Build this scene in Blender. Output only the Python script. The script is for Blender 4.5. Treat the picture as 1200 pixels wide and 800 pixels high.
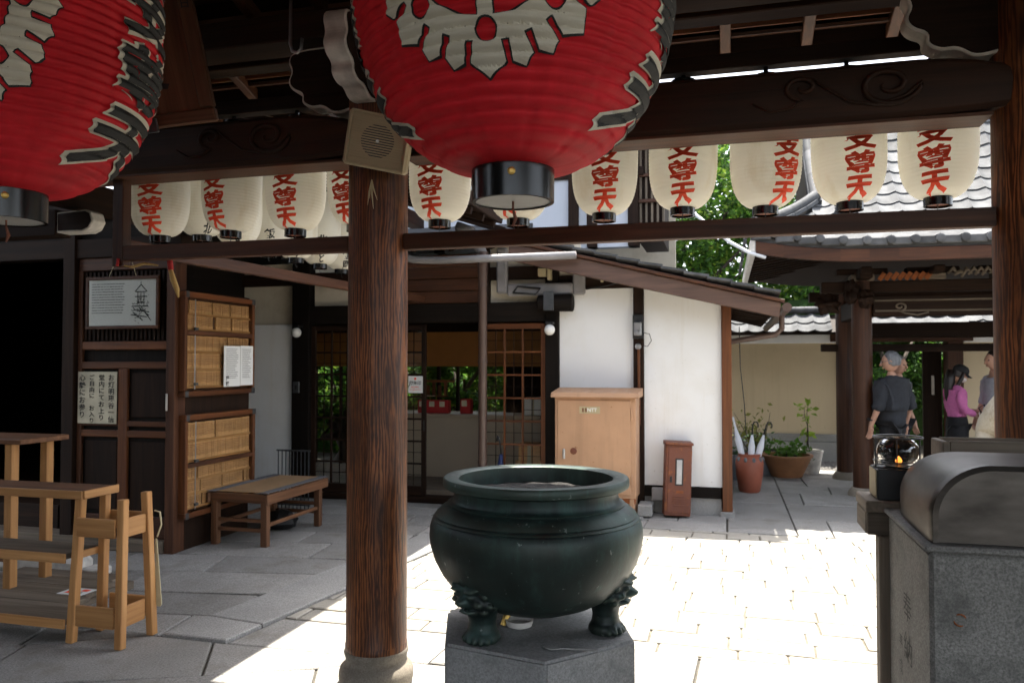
import bpy, bmesh, math, random
from math import sin, cos, pi, radians, atan2, sqrt, hypot
from mathutils import Vector, Matrix
random.seed(7)
S = bpy.context.scene
C = S.collection
for o in list(bpy.data.objects): bpy.data.objects.remove(o)

# ---------------------------------------------------------------- camera
cd = bpy.data.cameras.new('camera'); cam = bpy.data.objects.new('camera', cd); C.objects.link(cam)
cd.sensor_width = 36; cd.lens = 28.0; cd.clip_start = 0.05; cd.clip_end = 2000
cam.location = (0, 0, 1.55)
cam.rotation_euler = (radians(90 + 1.535), 0, radians(15))
S.camera = cam
cd.dof.use_dof = True; cd.dof.focus_distance = 3.3; cd.dof.aperture_fstop = 5.6
# ---------------------------------------------------------------- world, sun, exposure
SUN_EL, SUN_AZ = radians(73), radians(8)          # azimuth measured from +Y towards +X
W = bpy.data.worlds.new('World'); S.world = W; W.use_nodes = True
nt = W.node_tree; nt.nodes.clear()
sky = nt.nodes.new('ShaderNodeTexSky'); sky.sky_type = 'NISHITA'; sky.sun_disc = False
sky.sun_elevation = SUN_EL; sky.sun_rotation = SUN_AZ; sky.air_density = 1.0; sky.dust_density = 3.0
bg = nt.nodes.new('ShaderNodeBackground'); bg.inputs['Strength'].default_value = 0.15
wo = nt.nodes.new('ShaderNodeOutputWorld')
hz = nt.nodes.new('ShaderNodeHueSaturation'); hz.inputs['Saturation'].default_value = 0.42      # milky summer haze
nt.links.new(sky.outputs[0], hz.inputs['Color']); nt.links.new(hz.outputs[0], bg.inputs[0]); nt.links.new(bg.outputs[0], wo.inputs[0])
sd = bpy.data.lights.new('sun', 'SUN'); sd.energy = 4.3; sd.angle = radians(0.55); sd.color = (1.0, 0.94, 0.84)
sun = bpy.data.objects.new('sun', sd); C.objects.link(sun); sun.location = (0, 0, 20)
sdir = Vector((sin(SUN_AZ) * cos(SUN_EL), cos(SUN_AZ) * cos(SUN_EL), sin(SUN_EL)))
sun.rotation_euler = sdir.to_track_quat('Z', 'Y').to_euler()
vs = S.view_settings
vs.view_transform = 'Standard'; vs.look = 'None'; vs.gamma = 1.0; vs.use_curve_mapping = False
vs.exposure = 2.1
S.cycles.max_bounces = 6; S.cycles.diffuse_bounces = 5; S.cycles.glossy_bounces = 3; S.cycles.transmission_bounces = 4; S.cycles.transparent_max_bounces = 8
S.cycles.use_adaptive_sampling = True; S.cycles.adaptive_threshold = 0.03
S.cycles.sample_clamp_indirect = 8.0

# ---------------------------------------------------------------- mesh helpers
ORIG = {}
def tag(o, label=None, cat=None, group=None, kind=None):
    if label: o['label'] = label
    if cat: o['category'] = cat
    if group: o['group'] = group
    if kind: o['kind'] = kind
    return o
def thing(name, label, cat, loc=(0, 0, 0), group=None):
    o = bpy.data.objects.new(name, None); C.objects.link(o)
    o.empty_display_size = 0.1; o.location = loc
    ORIG[o] = Vector(loc)
    return tag(o, label, cat, group)
def dup(root, loc=None, rot=None, label=None):
    r = root.copy(); C.objects.link(r)
    if loc is not None: r.location = loc
    if rot is not None: r.rotation_euler = rot
    if label: r['label'] = label
    for ch in list(root.children):
        c = ch.copy(); C.objects.link(c); c.parent = r
        for g in list(ch.children):
            d = g.copy(); C.objects.link(d); d.parent = c
    return r
def attach(o, parent):
    o.parent = parent
    if parent in ORIG: o.matrix_parent_inverse = Matrix.Translation(-ORIG[parent])
def mk(name, me, mat, parent=None):
    if mat is not None and not me.materials: me.materials.append(M(mat) if isinstance(mat, str) else mat)
    o = bpy.data.objects.new(name, me); C.objects.link(o)
    if parent: attach(o, parent)
    return o

class MB:
    def __init__(s): s.v = []; s.f = []
    def add(s, vs, fs):
        n = len(s.v); s.v += [tuple(p) for p in vs]; s.f += [tuple(i + n for i in f) for f in fs]; return s
    def box(s, x0, x1, y0, y1, z0, z1):
        return s.add([(x0,y0,z0),(x1,y0,z0),(x1,y1,z0),(x0,y1,z0),(x0,y0,z1),(x1,y0,z1),(x1,y1,z1),(x0,y1,z1)],
                     [(0,3,2,1),(4,5,6,7),(0,1,5,4),(1,2,6,5),(2,3,7,6),(3,0,4,7)])
    def bar(s, a, b, w, h, up=(0, 0, 1)):
        a = Vector(a); b = Vector(b); d = (b - a).normalized(); u = Vector(up)
        if abs(d.dot(u)) > .98: u = Vector((0, 1, 0))
        r = d.cross(u).normalized(); u = r.cross(d).normalized(); vs = []
        for p in (a, b):
            for i, j in ((-1,-1),(1,-1),(1,1),(-1,1)): vs.append(p + r * (i * w / 2) + u * (j * h / 2))
        return s.add(vs, [(0,3,2,1),(4,5,6,7),(0,1,5,4),(1,2,6,5),(2,3,7,6),(3,0,4,7)])
    def prism(s, poly, axis, a, b):
        n = len(poly)
        def p3(p, t): return {'x': (t, p[0], p[1]), 'y': (p[0], t, p[1]), 'z': (p[0], p[1], t)}[axis]
        return s.add([p3(p, a) for p in poly] + [p3(p, b) for p in poly],
                     [tuple(range(n))[::-1], tuple(range(n, 2*n))] + [(i, (i+1) % n, n + (i+1) % n, n + i) for i in range(n)])
    def lathe(s, prof, c=(0, 0, 0), seg=32, cap0=True, cap1=True, rfun=None):
        vs = []; fs = []
        for k, (r, z) in enumerate(prof):
            for i in range(seg):
                t = 2*pi*i/seg; rr = r if rfun is None else rfun(r, z, t, i)
                vs.append((c[0] + rr*cos(t), c[1] + rr*sin(t), c[2] + z))
        for k in range(len(prof)-1):
            for i in range(seg):
                j = (i+1) % seg; fs.append((k*seg+i, k*seg+j, (k+1)*seg+j, (k+1)*seg+i))
        if cap0: fs.append(tuple(range(seg))[::-1])
        if cap1: fs.append(tuple(range((len(prof)-1)*seg, len(prof)*seg)))
        return s.add(vs, fs)
    def tube(s, pts, r, seg=8, cap=True):
        pts = [Vector(p) for p in pts]; n = len(pts); vs = []; fs = []
        rs = r if isinstance(r, (list, tuple)) else [r]*n
        prev = None
        for i, p in enumerate(pts):
            d = (pts[min(i+1, n-1)] - pts[max(i-1, 0)]).normalized()
            u = prev if prev is not None else (Vector((0,0,1)) if abs(d.z) < .9 else Vector((1,0,0)))
            x = d.cross(u)
            if x.length < 1e-4: x = d.cross(Vector((0,1,0)))
            x.normalize(); y = x.cross(d).normalized(); prev = y
            for k in range(seg):
                t = 2*pi*k/seg; vs.append(p + x*(rs[i]*cos(t)) + y*(rs[i]*sin(t)))
        for i in range(n-1):
            for k in range(seg):
                j = (k+1) % seg; fs.append((i*seg+k, i*seg+j, (i+1)*seg+j, (i+1)*seg+k))
        if cap: fs.append(tuple(range(seg))[::-1]); fs.append(tuple(range((n-1)*seg, n*seg)))
        return s.add(vs, fs)
    def ball(s, c, r, seg=16, rings=10):
        rx, ry, rz = r if isinstance(r, (tuple, list)) else (r, r, r)
        vs = [(c[0], c[1], c[2]-rz)]; fs = []
        for k in range(1, rings):
            a = -pi/2 + pi*k/rings
            for i in range(seg):
                t = 2*pi*i/seg; vs.append((c[0]+rx*cos(a)*cos(t), c[1]+ry*cos(a)*sin(t), c[2]+rz*sin(a)))
        vs.append((c[0], c[1], c[2]+rz)); L = len(vs)-1
        for i in range(seg):
            j = (i+1) % seg; fs.append((0, 1+j, 1+i)); fs.append((L, L-seg+i, L-seg+j))
        for k in range(rings-2):
            for i in range(seg):
                j = (i+1) % seg; fs.append((1+k*seg+i, 1+k*seg+j, 1+(k+1)*seg+j, 1+(k+1)*seg+i))
        return s.add(vs, fs)
    def xf(s, m):
        s.v = [tuple(m @ Vector(p)) for p in s.v]; return s
    def mesh(s, name, bevel=0, smooth=False, seg=1, jit=0):
        me = bpy.data.meshes.new(name); me.from_pydata(s.v, [], s.f)
        bm = bmesh.new(); bm.from_mesh(me)
        bmesh.ops.recalc_face_normals(bm, faces=bm.faces)
        if bevel:
            es = [e for e in bm.edges if len(e.link_faces) == 2 and e.calc_face_angle(0) > .5]
            bmesh.ops.bevel(bm, geom=es, offset=bevel, segments=seg, affect='EDGES', clamp_overlap=True)
        if smooth:
            for f in bm.faces: f.smooth = True
            if smooth is not True:
                for e in bm.edges:
                    if len(e.link_faces) == 2 and e.calc_face_angle(0) > smooth: e.smooth = False
        bm.to_mesh(me); bm.free()
        return me
    def build(s, name, mat, parent=None, bevel=0, smooth=False, seg=1):
        return mk(name, s.mesh(name, bevel, smooth, seg), mat, parent)
def box(name, mat, parent, x0, x1, y0, y1, z0, z1, bevel=.004):
    return MB().box(x0, x1, y0, y1, z0, z1).build(name, mat, parent, bevel)
def structure(o): o['kind'] = 'structure'; return o

# ---------------------------------------------------------------- materials
MATS = {}; MK = {}
def M(name):
    if name not in MATS: MATS[name] = MK[name]()
    return MATS[name]
class N:
    def __init__(s, name):
        s.m = bpy.data.materials.new(name); s.m.use_nodes = True; s.t = s.m.node_tree; s.t.nodes.clear()
        s.out = s.n('ShaderNodeOutputMaterial'); s.p = s.n('ShaderNodeBsdfPrincipled'); s.l(s.p.outputs[0], s.out.inputs[0])
        s.tc = s.n('ShaderNodeTexCoord')
    def n(s, t, **k):
        d = s.t.nodes.new(t)
        for a, b in k.items(): setattr(d, a, b)
        return d
    def l(s, a, b): s.t.links.new(a, b)
    def vec(s, scale=(1, 1, 1), rnd=True):
        mp = s.n('ShaderNodeMapping'); s.l(s.tc.outputs['Object'], mp.inputs[0]); mp.inputs['Scale'].default_value = scale
        if rnd:
            oi = s.n('ShaderNodeObjectInfo'); mu = s.n('ShaderNodeMath', operation='MULTIPLY'); mu.inputs[1].default_value = 37.0
            s.l(oi.outputs['Random'], mu.inputs[0])
            cb = s.n('ShaderNodeCombineXYZ')
            for i in range(3): s.l(mu.outputs[0], cb.inputs[i])
            s.l(cb.outputs[0], mp.inputs['Location'])
        return mp.outputs[0]
    def noise(s, v, scale=5, detail=4, rough=.55, dist=0):
        d = s.n('ShaderNodeTexNoise'); s.l(v, d.inputs['Vector']); d.inputs['Scale'].default_value = scale
        d.inputs['Detail'].default_value = detail; d.inputs['Roughness'].default_value = rough; d.inputs['Distortion'].default_value = dist
        return d.outputs['Fac']
    def ramp(s, f, stops):
        r = s.n('ShaderNodeValToRGB'); s.l(f, r.inputs[0]); e = r.color_ramp.elements
        while len(e) < len(stops): e.new(.5)
        for i, (p, c) in enumerate(stops):
            e[i].position = p; e[i].color = (c[0], c[1], c[2], 1) if isinstance(c, (tuple, list)) else (c, c, c, 1)
        return r.outputs[0]
    def mix(s, f, a, b, mode='MIX'):
        m = s.n('ShaderNodeMix', data_type='RGBA', blend_type=mode)
        if isinstance(f, (int, float)): m.inputs[0].default_value = f
        else: s.l(f, m.inputs[0])
        for i, c in ((6, a), (7, b)):
            if isinstance(c, (tuple, list)): m.inputs[i].default_value = (c[0], c[1], c[2], 1)
            else: s.l(c, m.inputs[i])
        return m.outputs[2]
    def objvar(s, col, amt=.25):
        oi = s.n('ShaderNodeObjectInfo'); mr = s.n('ShaderNodeMapRange'); s.l(oi.outputs['Random'], mr.inputs[0])
        mr.inputs[3].default_value = 1 - amt; mr.inputs[4].default_value = 1 + amt
        h = s.n('ShaderNodeHueSaturation'); s.l(mr.outputs[0], h.inputs['Value']); s.l(col, h.inputs['Color'])
        return h.outputs[0]
    def bump(s, f, strength=.3, dist=.01):
        b = s.n('ShaderNodeBump'); b.inputs['Strength'].default_value = strength; b.inputs['Distance'].default_value = dist
        s.l(f, b.inputs['Height']); s.l(b.outputs[0], s.p.inputs['Normal'])
    def fin(s, col=None, rough=.6, metal=0, spec=.5):
        if col is not None:
            if isinstance(col, (tuple, list)): s.p.inputs['Base Color'].default_value = (*col[:3], 1)
            else: s.l(col, s.p.inputs['Base Color'])
        if isinstance(rough, (int, float)): s.p.inputs['Roughness'].default_value = rough
        else: s.l(rough, s.p.inputs['Roughness'])
        s.p.inputs['Metallic'].default_value = metal; s.p.inputs['Specular IOR Level'].default_value = spec
        return s.m
def plain(name, c, rough=.6, var=.15, scale=6, bump=.1, metal=0, spec=.5, stretch=(1, 1, 1), obj=0, dist=.004):
    def f():
        n = N(name); v = n.vec(stretch); a = n.noise(v, scale, 5)
        col = n.ramp(a, [(.25, [x*(1-var) for x in c]), (.75, [min(1, x*(1+var)) for x in c])])
        if obj: col = n.objvar(col, obj)
        if bump: n.bump(n.noise(v, scale*6, 4), bump, dist)
        return n.fin(col, rough, metal, spec)
    MK[name] = f
def wood(name, dark, light, axis='z', rough=.6, fine=22, spec=.3, bump=.25, obj=.2, wear=None):
    def f():
        n = N(name); st = {'x': (.7, fine, fine), 'y': (fine, .7, fine), 'z': (fine, fine, .7)}[axis]
        lo = {'x': (.25, 3, 3), 'y': (3, .25, 3), 'z': (3, 3, .25)}[axis]
        a = n.noise(n.vec(st), 1.0, 7, .62, 1.6); b = n.noise(n.vec(lo), 2.2, 3, .5, 2.0)
        g = n.mix(.45, a, b)
        col = n.ramp(g, [(.32, dark), (.52, [(x+y)/2 for x, y in zip(dark, light)]), (.68, light)])
        if wear:
            wv = n.noise(n.vec((1, 1, 1)), 3.0, 6, .7)
            col = n.mix(n.ramp(wv, [(.45, 0.0), (.65, 0.6)]), col, wear)
        if obj: col = n.objvar(col, obj)
        n.bump(a, bump, .004)
        return n.fin(col, rough, 0, spec)
    MK[name] = f
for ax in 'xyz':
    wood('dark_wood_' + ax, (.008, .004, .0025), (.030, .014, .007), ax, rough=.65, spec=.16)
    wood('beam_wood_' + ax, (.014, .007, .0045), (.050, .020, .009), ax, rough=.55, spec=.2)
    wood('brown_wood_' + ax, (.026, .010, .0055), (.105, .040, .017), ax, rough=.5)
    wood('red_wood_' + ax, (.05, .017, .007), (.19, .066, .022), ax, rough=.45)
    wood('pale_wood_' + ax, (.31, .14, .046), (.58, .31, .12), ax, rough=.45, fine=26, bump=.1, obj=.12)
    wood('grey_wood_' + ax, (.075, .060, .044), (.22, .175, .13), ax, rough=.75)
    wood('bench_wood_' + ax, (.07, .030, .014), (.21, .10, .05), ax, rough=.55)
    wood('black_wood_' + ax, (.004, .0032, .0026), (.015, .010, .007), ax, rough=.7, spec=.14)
def _pillar():
    n = N('pillar_wood')
    wv = n.n('ShaderNodeTexWave', wave_type='BANDS', bands_direction='X'); wv.inputs['Scale'].default_value = 22; wv.inputs['Distortion'].default_value = 16
    wv.inputs['Detail'].default_value = 4; wv.inputs['Detail Scale'].default_value = .9; wv.inputs['Detail Roughness'].default_value = .6; n.l(n.vec((1, 1, .10)), wv.inputs['Vector'])
    fine = n.noise(n.vec((95, 95, 2.2)), 1.0, 6, .7, .4); broad = n.noise(n.vec((1, 1, .35)), 5.0, 5, .6, .8)
    g = n.mix(.42, wv.outputs['Fac'], fine)
    col = n.ramp(g, [(.20, (.052, .017, .007)), (.38, (.115, .036, .012)), (.58, (.20, .064, .019)), (.80, (.29, .105, .034))])
    col = n.mix(n.ramp(broad, [(.40, .75), (.62, 0.0)]), col, (.042, .016, .008))
    n.bump(g, .30, .003)
    return n.fin(col, .42, 0, .35)
MK['pillar_wood'] = _pillar
def stone(name, c1, c2, rough=.75, speck=260, stain=None, obj=.14, bump=.35, big=2.2):
    def f():
        n = N(name); v = n.vec((1, 1, 1)); sp = n.noise(v, speck, 5, .8); bg_ = n.noise(v, big, 5, .6); md = n.noise(v, 28, 4)
        col = n.mix(n.ramp(sp, [(.38, 0.0), (.62, 1.0)]), c1, c2)
        col = n.mix(n.ramp(bg_, [(.3, .45), (.7, 0.0)]), col, [x*.62 for x in c1])
        if stain: col = n.mix(n.ramp(n.noise(v, big*2.3, 6, .7), [(.52, 0.0), (.7, .75)]), col, stain)
        if obj: col = n.objvar(col, obj)
        n.bump(n.mix(.5, sp, md), bump, .005)
        return n.fin(col, rough, 0, .4)
    MK[name] = f
stone('granite_paving', (.18, .172, .158), (.41, .395, .37), speck=95, stain=(.17, .155, .13), obj=.13, big=1.6)
stone('granite_sett', (.28, .26, .22), (.44, .41, .355), speck=170, stain=(.30, .27, .21), obj=.12)
stone('granite_kerb', (.20, .195, .185), (.42, .41, .39), speck=95)
stone('granite_block', (.11, .105, .095), (.29, .28, .255), speck=130, stain=(.07, .068, .06), obj=0)
stone('granite_pedestal', (.20, .20, .195), (.37, .37, .36), speck=95, stain=(.13, .14, .135), obj=0, big=3.5)
stone('base_stone', (.20, .17, .13), (.34, .30, .24), speck=120, stain=(.06, .05, .04), obj=0)
stone('foundation_stone', (.25, .245, .23), (.36, .355, .34), speck=80)
stone('statue_stone', (.42, .37, .28), (.60, .54, .43), speck=120, stain=(.20, .15, .09), obj=0)
plain('mortar', (.075, .068, .055), .95, .4, 20, .5)
plain('sand_joint', (.13, .115, .09), .95, .4, 20, .5)
plain('earth', (.045, .038, .026), .95, .4, 6, .5)
plain('gravel_ground', (.16, .15, .135), .95, .4, 30, .6)
plain('gravel_stone', (.24, .23, .215), .9, .3, 30, .3, obj=.3)
def _plaster(name, c, stain, amt=.5, scale=1.3):
    def f():
        n = N(name); v = n.vec((1, 1, 1)); a = n.noise(v, scale, 6, .6)
        col = n.mix(n.ramp(a, [(.5, 0.0), (.8, amt)]), c, stain)
        st = n.noise(n.vec((7, 7, .45)), 1.0, 5, .65); col = n.mix(n.ramp(st, [(.56, 0.0), (.74, .38)]), col, stain)
        sp_ = n.noise(v, 26, 4, .7); col = n.mix(n.ramp(sp_, [(.66, 0.0), (.72, .35)]), col, [x*.6 for x in stain])
        n.bump(n.mix(.5, n.noise(v, 40, 5), n.noise(v, 5, 4)), .18, .006); return n.fin(col, .85, 0, .2)
    MK[name] = f
_plaster('white_plaster', (.80, .80, .79), (.66, .62, .54), .6)
_plaster('old_plaster', (.62, .56, .45), (.36, .29, .19), .8, 2.2)
_plaster('cream_plaster', (.56, .46, .31), (.42, .34, .22), .6, 1.0)
_plaster('bluish_plaster', (.60, .63, .68), (.5, .55, .6), .4)
def _tile():
    n = N('roof_tile'); v = n.vec((1, 1, 1)); a = n.noise(v, 5, 5)
    col = n.objvar(n.ramp(a, [(.3, (.060, .062, .065)), (.7, (.125, .128, .132))]), .32)
    n.bump(n.noise(v, 60, 3), .1, .003); return n.fin(col, .72, 0, .12)
MK['roof_tile'] = _tile
def _bronze():
    n = N('bronze'); v = n.vec((1, 1, 1)); a = n.noise(v, 3.4, 7, .68); b = n.noise(n.vec((9, 9, .7)), 1.2, 6, .6)
    col = n.ramp(n.mix(.4, a, b), [(.34, (.006, .008, .0075)), (.48, (.012, .022, .020)), (.58, (.026, .058, .050)), (.74, (.062, .125, .105))])
    geo = n.n('ShaderNodeNewGeometry'); pt = n.ramp(geo.outputs['Pointiness'], [(.5, 0.0), (.56, .5)])
    col = n.mix(pt, col, (.07, .095, .07))
    dr = n.noise(n.vec((22, 22, 1.1)), 1.0, 5, .6); col = n.mix(n.ramp(dr, [(.60, 0.0), (.72, .5)]), col, (.055, .115, .095))
    fl = n.noise(v, 38, 3, .5); col = n.mix(n.ramp(fl, [(.69, 0.0), (.73, .6)]), col, (.25, .28, .25))
    n.bump(n.mix(.5, n.noise(v, 55, 5), a), .25, .004)
    return n.fin(col, n.ramp(a, [(.3, .36), (.7, .62)]), .3, .45)
MK['bronze'] = _bronze
plain('ash', (.020, .019, .018), .95, .5, 40, .8)
plain('black_lacquer', (.006, .006, .006), .22, .3, 4, .02)
plain('lantern_under', (.42, .42, .40), .5, .2, 6, .05)
plain('black_metal', (.012, .012, .013), .45, .3, 10, .05)
plain('iron', (.09, .095, .10), .4, .3, 10, .1, metal=.6)
plain('steel', (.45, .46, .48), .3, .15, 12, .05, metal=.9)
plain('gold', (.55, .36, .10), .35, .2, 10, .05, metal=.8)
def _paper(name, c, tr, var=.1, scale=5):
    def f():
        n = N(name); v = n.vec((1, 1, 1)); a = n.noise(v, scale, 5)
        col = n.ramp(a, [(.3, [x*(1-var) for x in c]), (.7, [min(1, x*(1+var)) for x in c])])
        if name == 'lantern_paper': col = n.objvar(n.mix(n.ramp(n.noise(n.vec((4, 4, 1.2)), 2.2, 5, .6), [(.52, 0.0), (.75, .5)]), col, (.72, .62, .42)), .05)
        if name == 'red_paper': col = n.mix(n.ramp(n.noise(n.vec((6, 6, 1.0)), 1.6, 6, .65), [(.45, 0.0), (.75, .55)]), col, (.50, .018, .026))
        m = n.n('ShaderNodeMixShader'); t = n.n('ShaderNodeBsdfTranslucent'); n.l(col, t.inputs[0]); n.l(col, n.p.inputs['Base Color'])
        n.p.inputs['Roughness'].default_value = .6; n.p.inputs['Specular IOR Level'].default_value = .25
        m.inputs[0].default_value = tr; n.l(n.p.outputs[0], m.inputs[1]); n.l(t.outputs[0], m.inputs[2]); n.l(m.outputs[0], n.out.inputs[0])
        return n.m
    MK[name] = f
_paper('lantern_paper', (.95, .92, .82), .52, .04, 3)
_paper('red_paper', (.78, .026, .040), .32, .16, 4)
_paper('leaf_green', (.075, .17, .022), .5, .35, 9)
_paper('leaf_dark', (.035, .085, .018), .4, .35, 9)
_paper('leaf_light', (.20, .30, .04), .5, .3, 9)
_paper('leaf_olive', (.17, .18, .04), .4, .35, 9)
plain('ink_red', (.86, .07, .018), .7, .15, 10, 0)
plain('ink_black', (.016, .017, .017), .75, .4, 20, 0)
plain('ink_grey', (.10, .10, .10), .8, .2, 20, 0)
plain('crest_white', (.60, .56, .46), .75, .10, 8, .02)
plain('paper_white', (.72, .72, .70), .8, .05, 3, .02)
plain('paper_old', (.50, .46, .34), .85, .35, 5, .05)
plain('paint_white', (.58, .55, .50), .7, .3, 14, .3)
def _worn(name, c, chip, lo=.60, rough=.45):
    def f():
        n = N(name); v = n.vec((1, 1, 1)); a = n.noise(v, 2.6, 5); col = n.ramp(a, [(.25, [x*.86 for x in c]), (.75, [x*1.1 for x in c])])
        st = n.noise(n.vec((9, 9, .6)), 1.0, 5, .6); col = n.mix(n.ramp(st, [(.55, 0.0), (.72, .35)]), col, [x*.55 for x in c])
        ch = n.noise(v, 17, 6, .72); col = n.mix(n.ramp(ch, [(lo, 0.0), (lo+.04, .85)]), col, chip)
        n.bump(n.noise(v, 8, 4), .08, .006); return n.fin(col, n.ramp(ch, [(.4, rough), (.7, .8)]), 0, .4)
    MK[name] = f
_worn('tan_paint', (.47, .275, .16), (.20, .085, .035), .645)
_worn('rust_brown', (.15, .048, .026), (.24, .085, .03), .57)
plain('beige_plastic', (.42, .35, .21), .5, .08, 5, .03)
plain('beige_dark', (.12, .10, .06), .6, .1, 5, .0)
plain('pipe_brown', (.085, .052, .040), .4, .15, 6, .03)
plain('pipe_grey', (.23, .22, .22), .5, .25, 5, .1)
plain('cream_counter', (.40, .33, .25), .5, .05, 3, .0)
plain('orange_wall', (.50, .21, .055), .6, .1, 3, .0)
plain('globe_glass', (.80, .80, .77), .15, .02, 3, 0)
plain('bamboo_board', (.62, .34, .14), .55, .22, 6, .15, stretch=(1, 1, 5))
plain('plate_ink', (.20, .075, .028), .7, .3, 30, 0)
plain('bench_mat', (.32, .20, .10), .8, .12, 18, .2)
plain('mat_edge', (.12, .12, .13), .8, .2, 18, .2)
plain('terracotta', (.27, .075, .04), .5, .25, 5, .12)
plain('terracotta_bowl', (.27, .12, .05), .6, .25, 5, .12)
plain('planter_grey', (.14, .15, .16), .7, .2, 5, .1)
plain('soil', (.03, .022, .015), .95, .4, 30, .5)
plain('umbrella_white', (.72, .73, .78), .45, .06, 5, 0)
plain('umbrella_blue', (.02, .035, .12), .5, .2, 5, 0)
plain('shirt_black', (.022, .024, .030), .85, .25, 25, .2)
plain('trousers_black', (.010, .010, .012), .85, .25, 25, .2)
plain('shirt_pink', (.62, .17, .40), .9, .1, 40, .3)
plain('shirt_grey', (.32, .33, .36), .9, .1, 30, .2)
plain('skin', (.52, .29, .20), .5, .08, 12, .05)
plain('hair_grey', (.16, .165, .175), .5, .6, 8, .4, stretch=(9, 9, 1))
plain('hair_dark', (.018, .012, .010), .45, .4, 8, .4, stretch=(9, 9, 1))
plain('cap_black', (.010, .010, .011), .8, .3, 20, .2)
plain('white_cloth', (.72, .70, .66), .9, .05, 20, .1)
plain('bark', (.05, .038, .028), .95, .5, 9, .8, stretch=(3, 3, .6))
plain('straw', (.46, .30, .10), .8, .3, 12, .3)
plain('red_cloth', (.38, .02, .02), .8, .2, 8, .2)
plain('rope_pale', (.55, .48, .30), .8, .15, 10, .2)
plain('cable_white', (.75, .77, .80), .5, .05, 5, 0)
plain('hood_steel', (.105, .094, .084), .40, .55, 4, .12, metal=.9, dist=.002, stretch=(1, 1, 3))
plain('verge_wood', (.10, .055, .038), .5, .45, 4, .2, stretch=(.6, 6, 6))
plain('rust', (.24, .07, .018), .9, .3, 30, .2)
def _glass():
    n = N('pane_glass'); m = n.n('ShaderNodeMixShader'); t = n.n('ShaderNodeBsdfTransparent'); g = n.n('ShaderNodeBsdfGlossy')
    t.inputs[0].default_value = (.94, .95, .94, 1); g.inputs['Roughness'].default_value = .03
    lw = n.n('ShaderNodeLayerWeight'); lw.inputs[0].default_value = .5; pw = n.n('ShaderNodeMath', operation='POWER'); pw.inputs[1].default_value = 4.0
    n.l(lw.outputs['Facing'], pw.inputs[0]); mr = n.n('ShaderNodeMapRange'); n.l(pw.outputs[0], mr.inputs[0]); mr.inputs[3].default_value = .022; mr.inputs[4].default_value = .5
    n.l(mr.outputs[0], m.inputs[0]); n.l(t.outputs[0], m.inputs[1]); n.l(g.outputs[0], m.inputs[2]); n.l(m.outputs[0], n.out.inputs[0])
    return n.m
MK['pane_glass'] = _glass
def _lampglass():
    n = N('lamp_glass'); m = n.n('ShaderNodeMixShader'); t = n.n('ShaderNodeBsdfTransparent'); g = n.n('ShaderNodeBsdfGlossy')
    t.inputs[0].default_value = (.42, .40, .37, 1); g.inputs['Roughness'].default_value = .04
    lw = n.n('ShaderNodeLayerWeight'); lw.inputs[0].default_value = .45; n.l(lw.outputs['Facing'], m.inputs[0]); n.l(t.outputs[0], m.inputs[1]); n.l(g.outputs[0], m.inputs[2]); n.l(m.outputs[0], n.out.inputs[0])
    return n.m
MK['lamp_glass'] = _lampglass
def _flame():
    n = N('flame'); n.p.inputs['Emission Color'].default_value = (1, .32, .05, 1); n.p.inputs['Emission Strength'].default_value = 1.6
    return n.fin((.9, .4, .1), .5)
MK['flame'] = _flame

# ---------------------------------------------------------------- flat lettering and crest shapes
DG = bpy.context.evaluated_depsgraph_get
def curve_mesh(cu, sub=0.0):
    ob = bpy.data.objects.new('tmp', cu); C.objects.link(ob)
    dg = DG(); dg.update(); me = bpy.data.meshes.new_from_object(ob.evaluated_get(dg))
    bm = bmesh.new(); bm.from_mesh(me); bmesh.ops.remove_doubles(bm, verts=bm.verts, dist=1e-5); bmesh.ops.triangulate(bm, faces=bm.faces)
    if sub:
        for _ in range(5):
            es = [e for e in bm.edges if e.calc_length() > sub]
            if not es: break
            bmesh.ops.subdivide_edges(bm, edges=es, cuts=1); bmesh.ops.triangulate(bm, faces=bm.faces)
    vs = [v.co.copy() for v in bm.verts]; fs = [tuple(v.index for v in f.verts) for f in bm.faces]; bm.free()
    bpy.data.objects.remove(ob); bpy.data.meshes.remove(me); bpy.data.curves.remove(cu)
    return vs, fs
GL = {}
def glyph(ch, off=.02, sub=.1):
    k = (ch, off, sub)
    if k not in GL:
        cu = bpy.data.curves.new('t', 'FONT'); cu.body = ch; cu.align_x = 'CENTER'; cu.align_y = 'CENTER'; cu.size = 1; cu.offset = off
        cu.fill_mode = 'FRONT'; cu.resolution_u = 2
        vs, fs = curve_mesh(cu, sub)
        if vs:
            x0 = min(v.x for v in vs); x1 = max(v.x for v in vs); y0 = min(v.y for v in vs); y1 = max(v.y for v in vs)
            cx, cy = (x0+x1)/2, (y0+y1)/2; vs = [(v.x-cx, v.y-cy) for v in vs]
        GL[k] = (vs, fs)
    return GL[k]
def column(text, size, off=.02, pitch=1.0, sub=.1, slant=0.0):
    """a vertical line of characters, centred on x=0, running down from y=0: 2-d verts and faces"""
    V = []; Fc = []; y = -size*pitch/2; r = random.Random(len(text)*7+ord(text[0]))
    for ch in text:
        if ch != ' ':
            vs, fs = glyph(ch, off, sub); n = len(V); a = r.uniform(-.05, .05)
            V += [((vx*cos(a)-vy*sin(a))*size*(1+.06*sin(vy*9)), (vx*sin(a)+vy*cos(a)+slant*vx)*size*.94 + y) for vx, vy in vs]
            Fc += [tuple(i+n for i in f) for f in fs]
        y -= size*pitch
    return V, Fc
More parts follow.
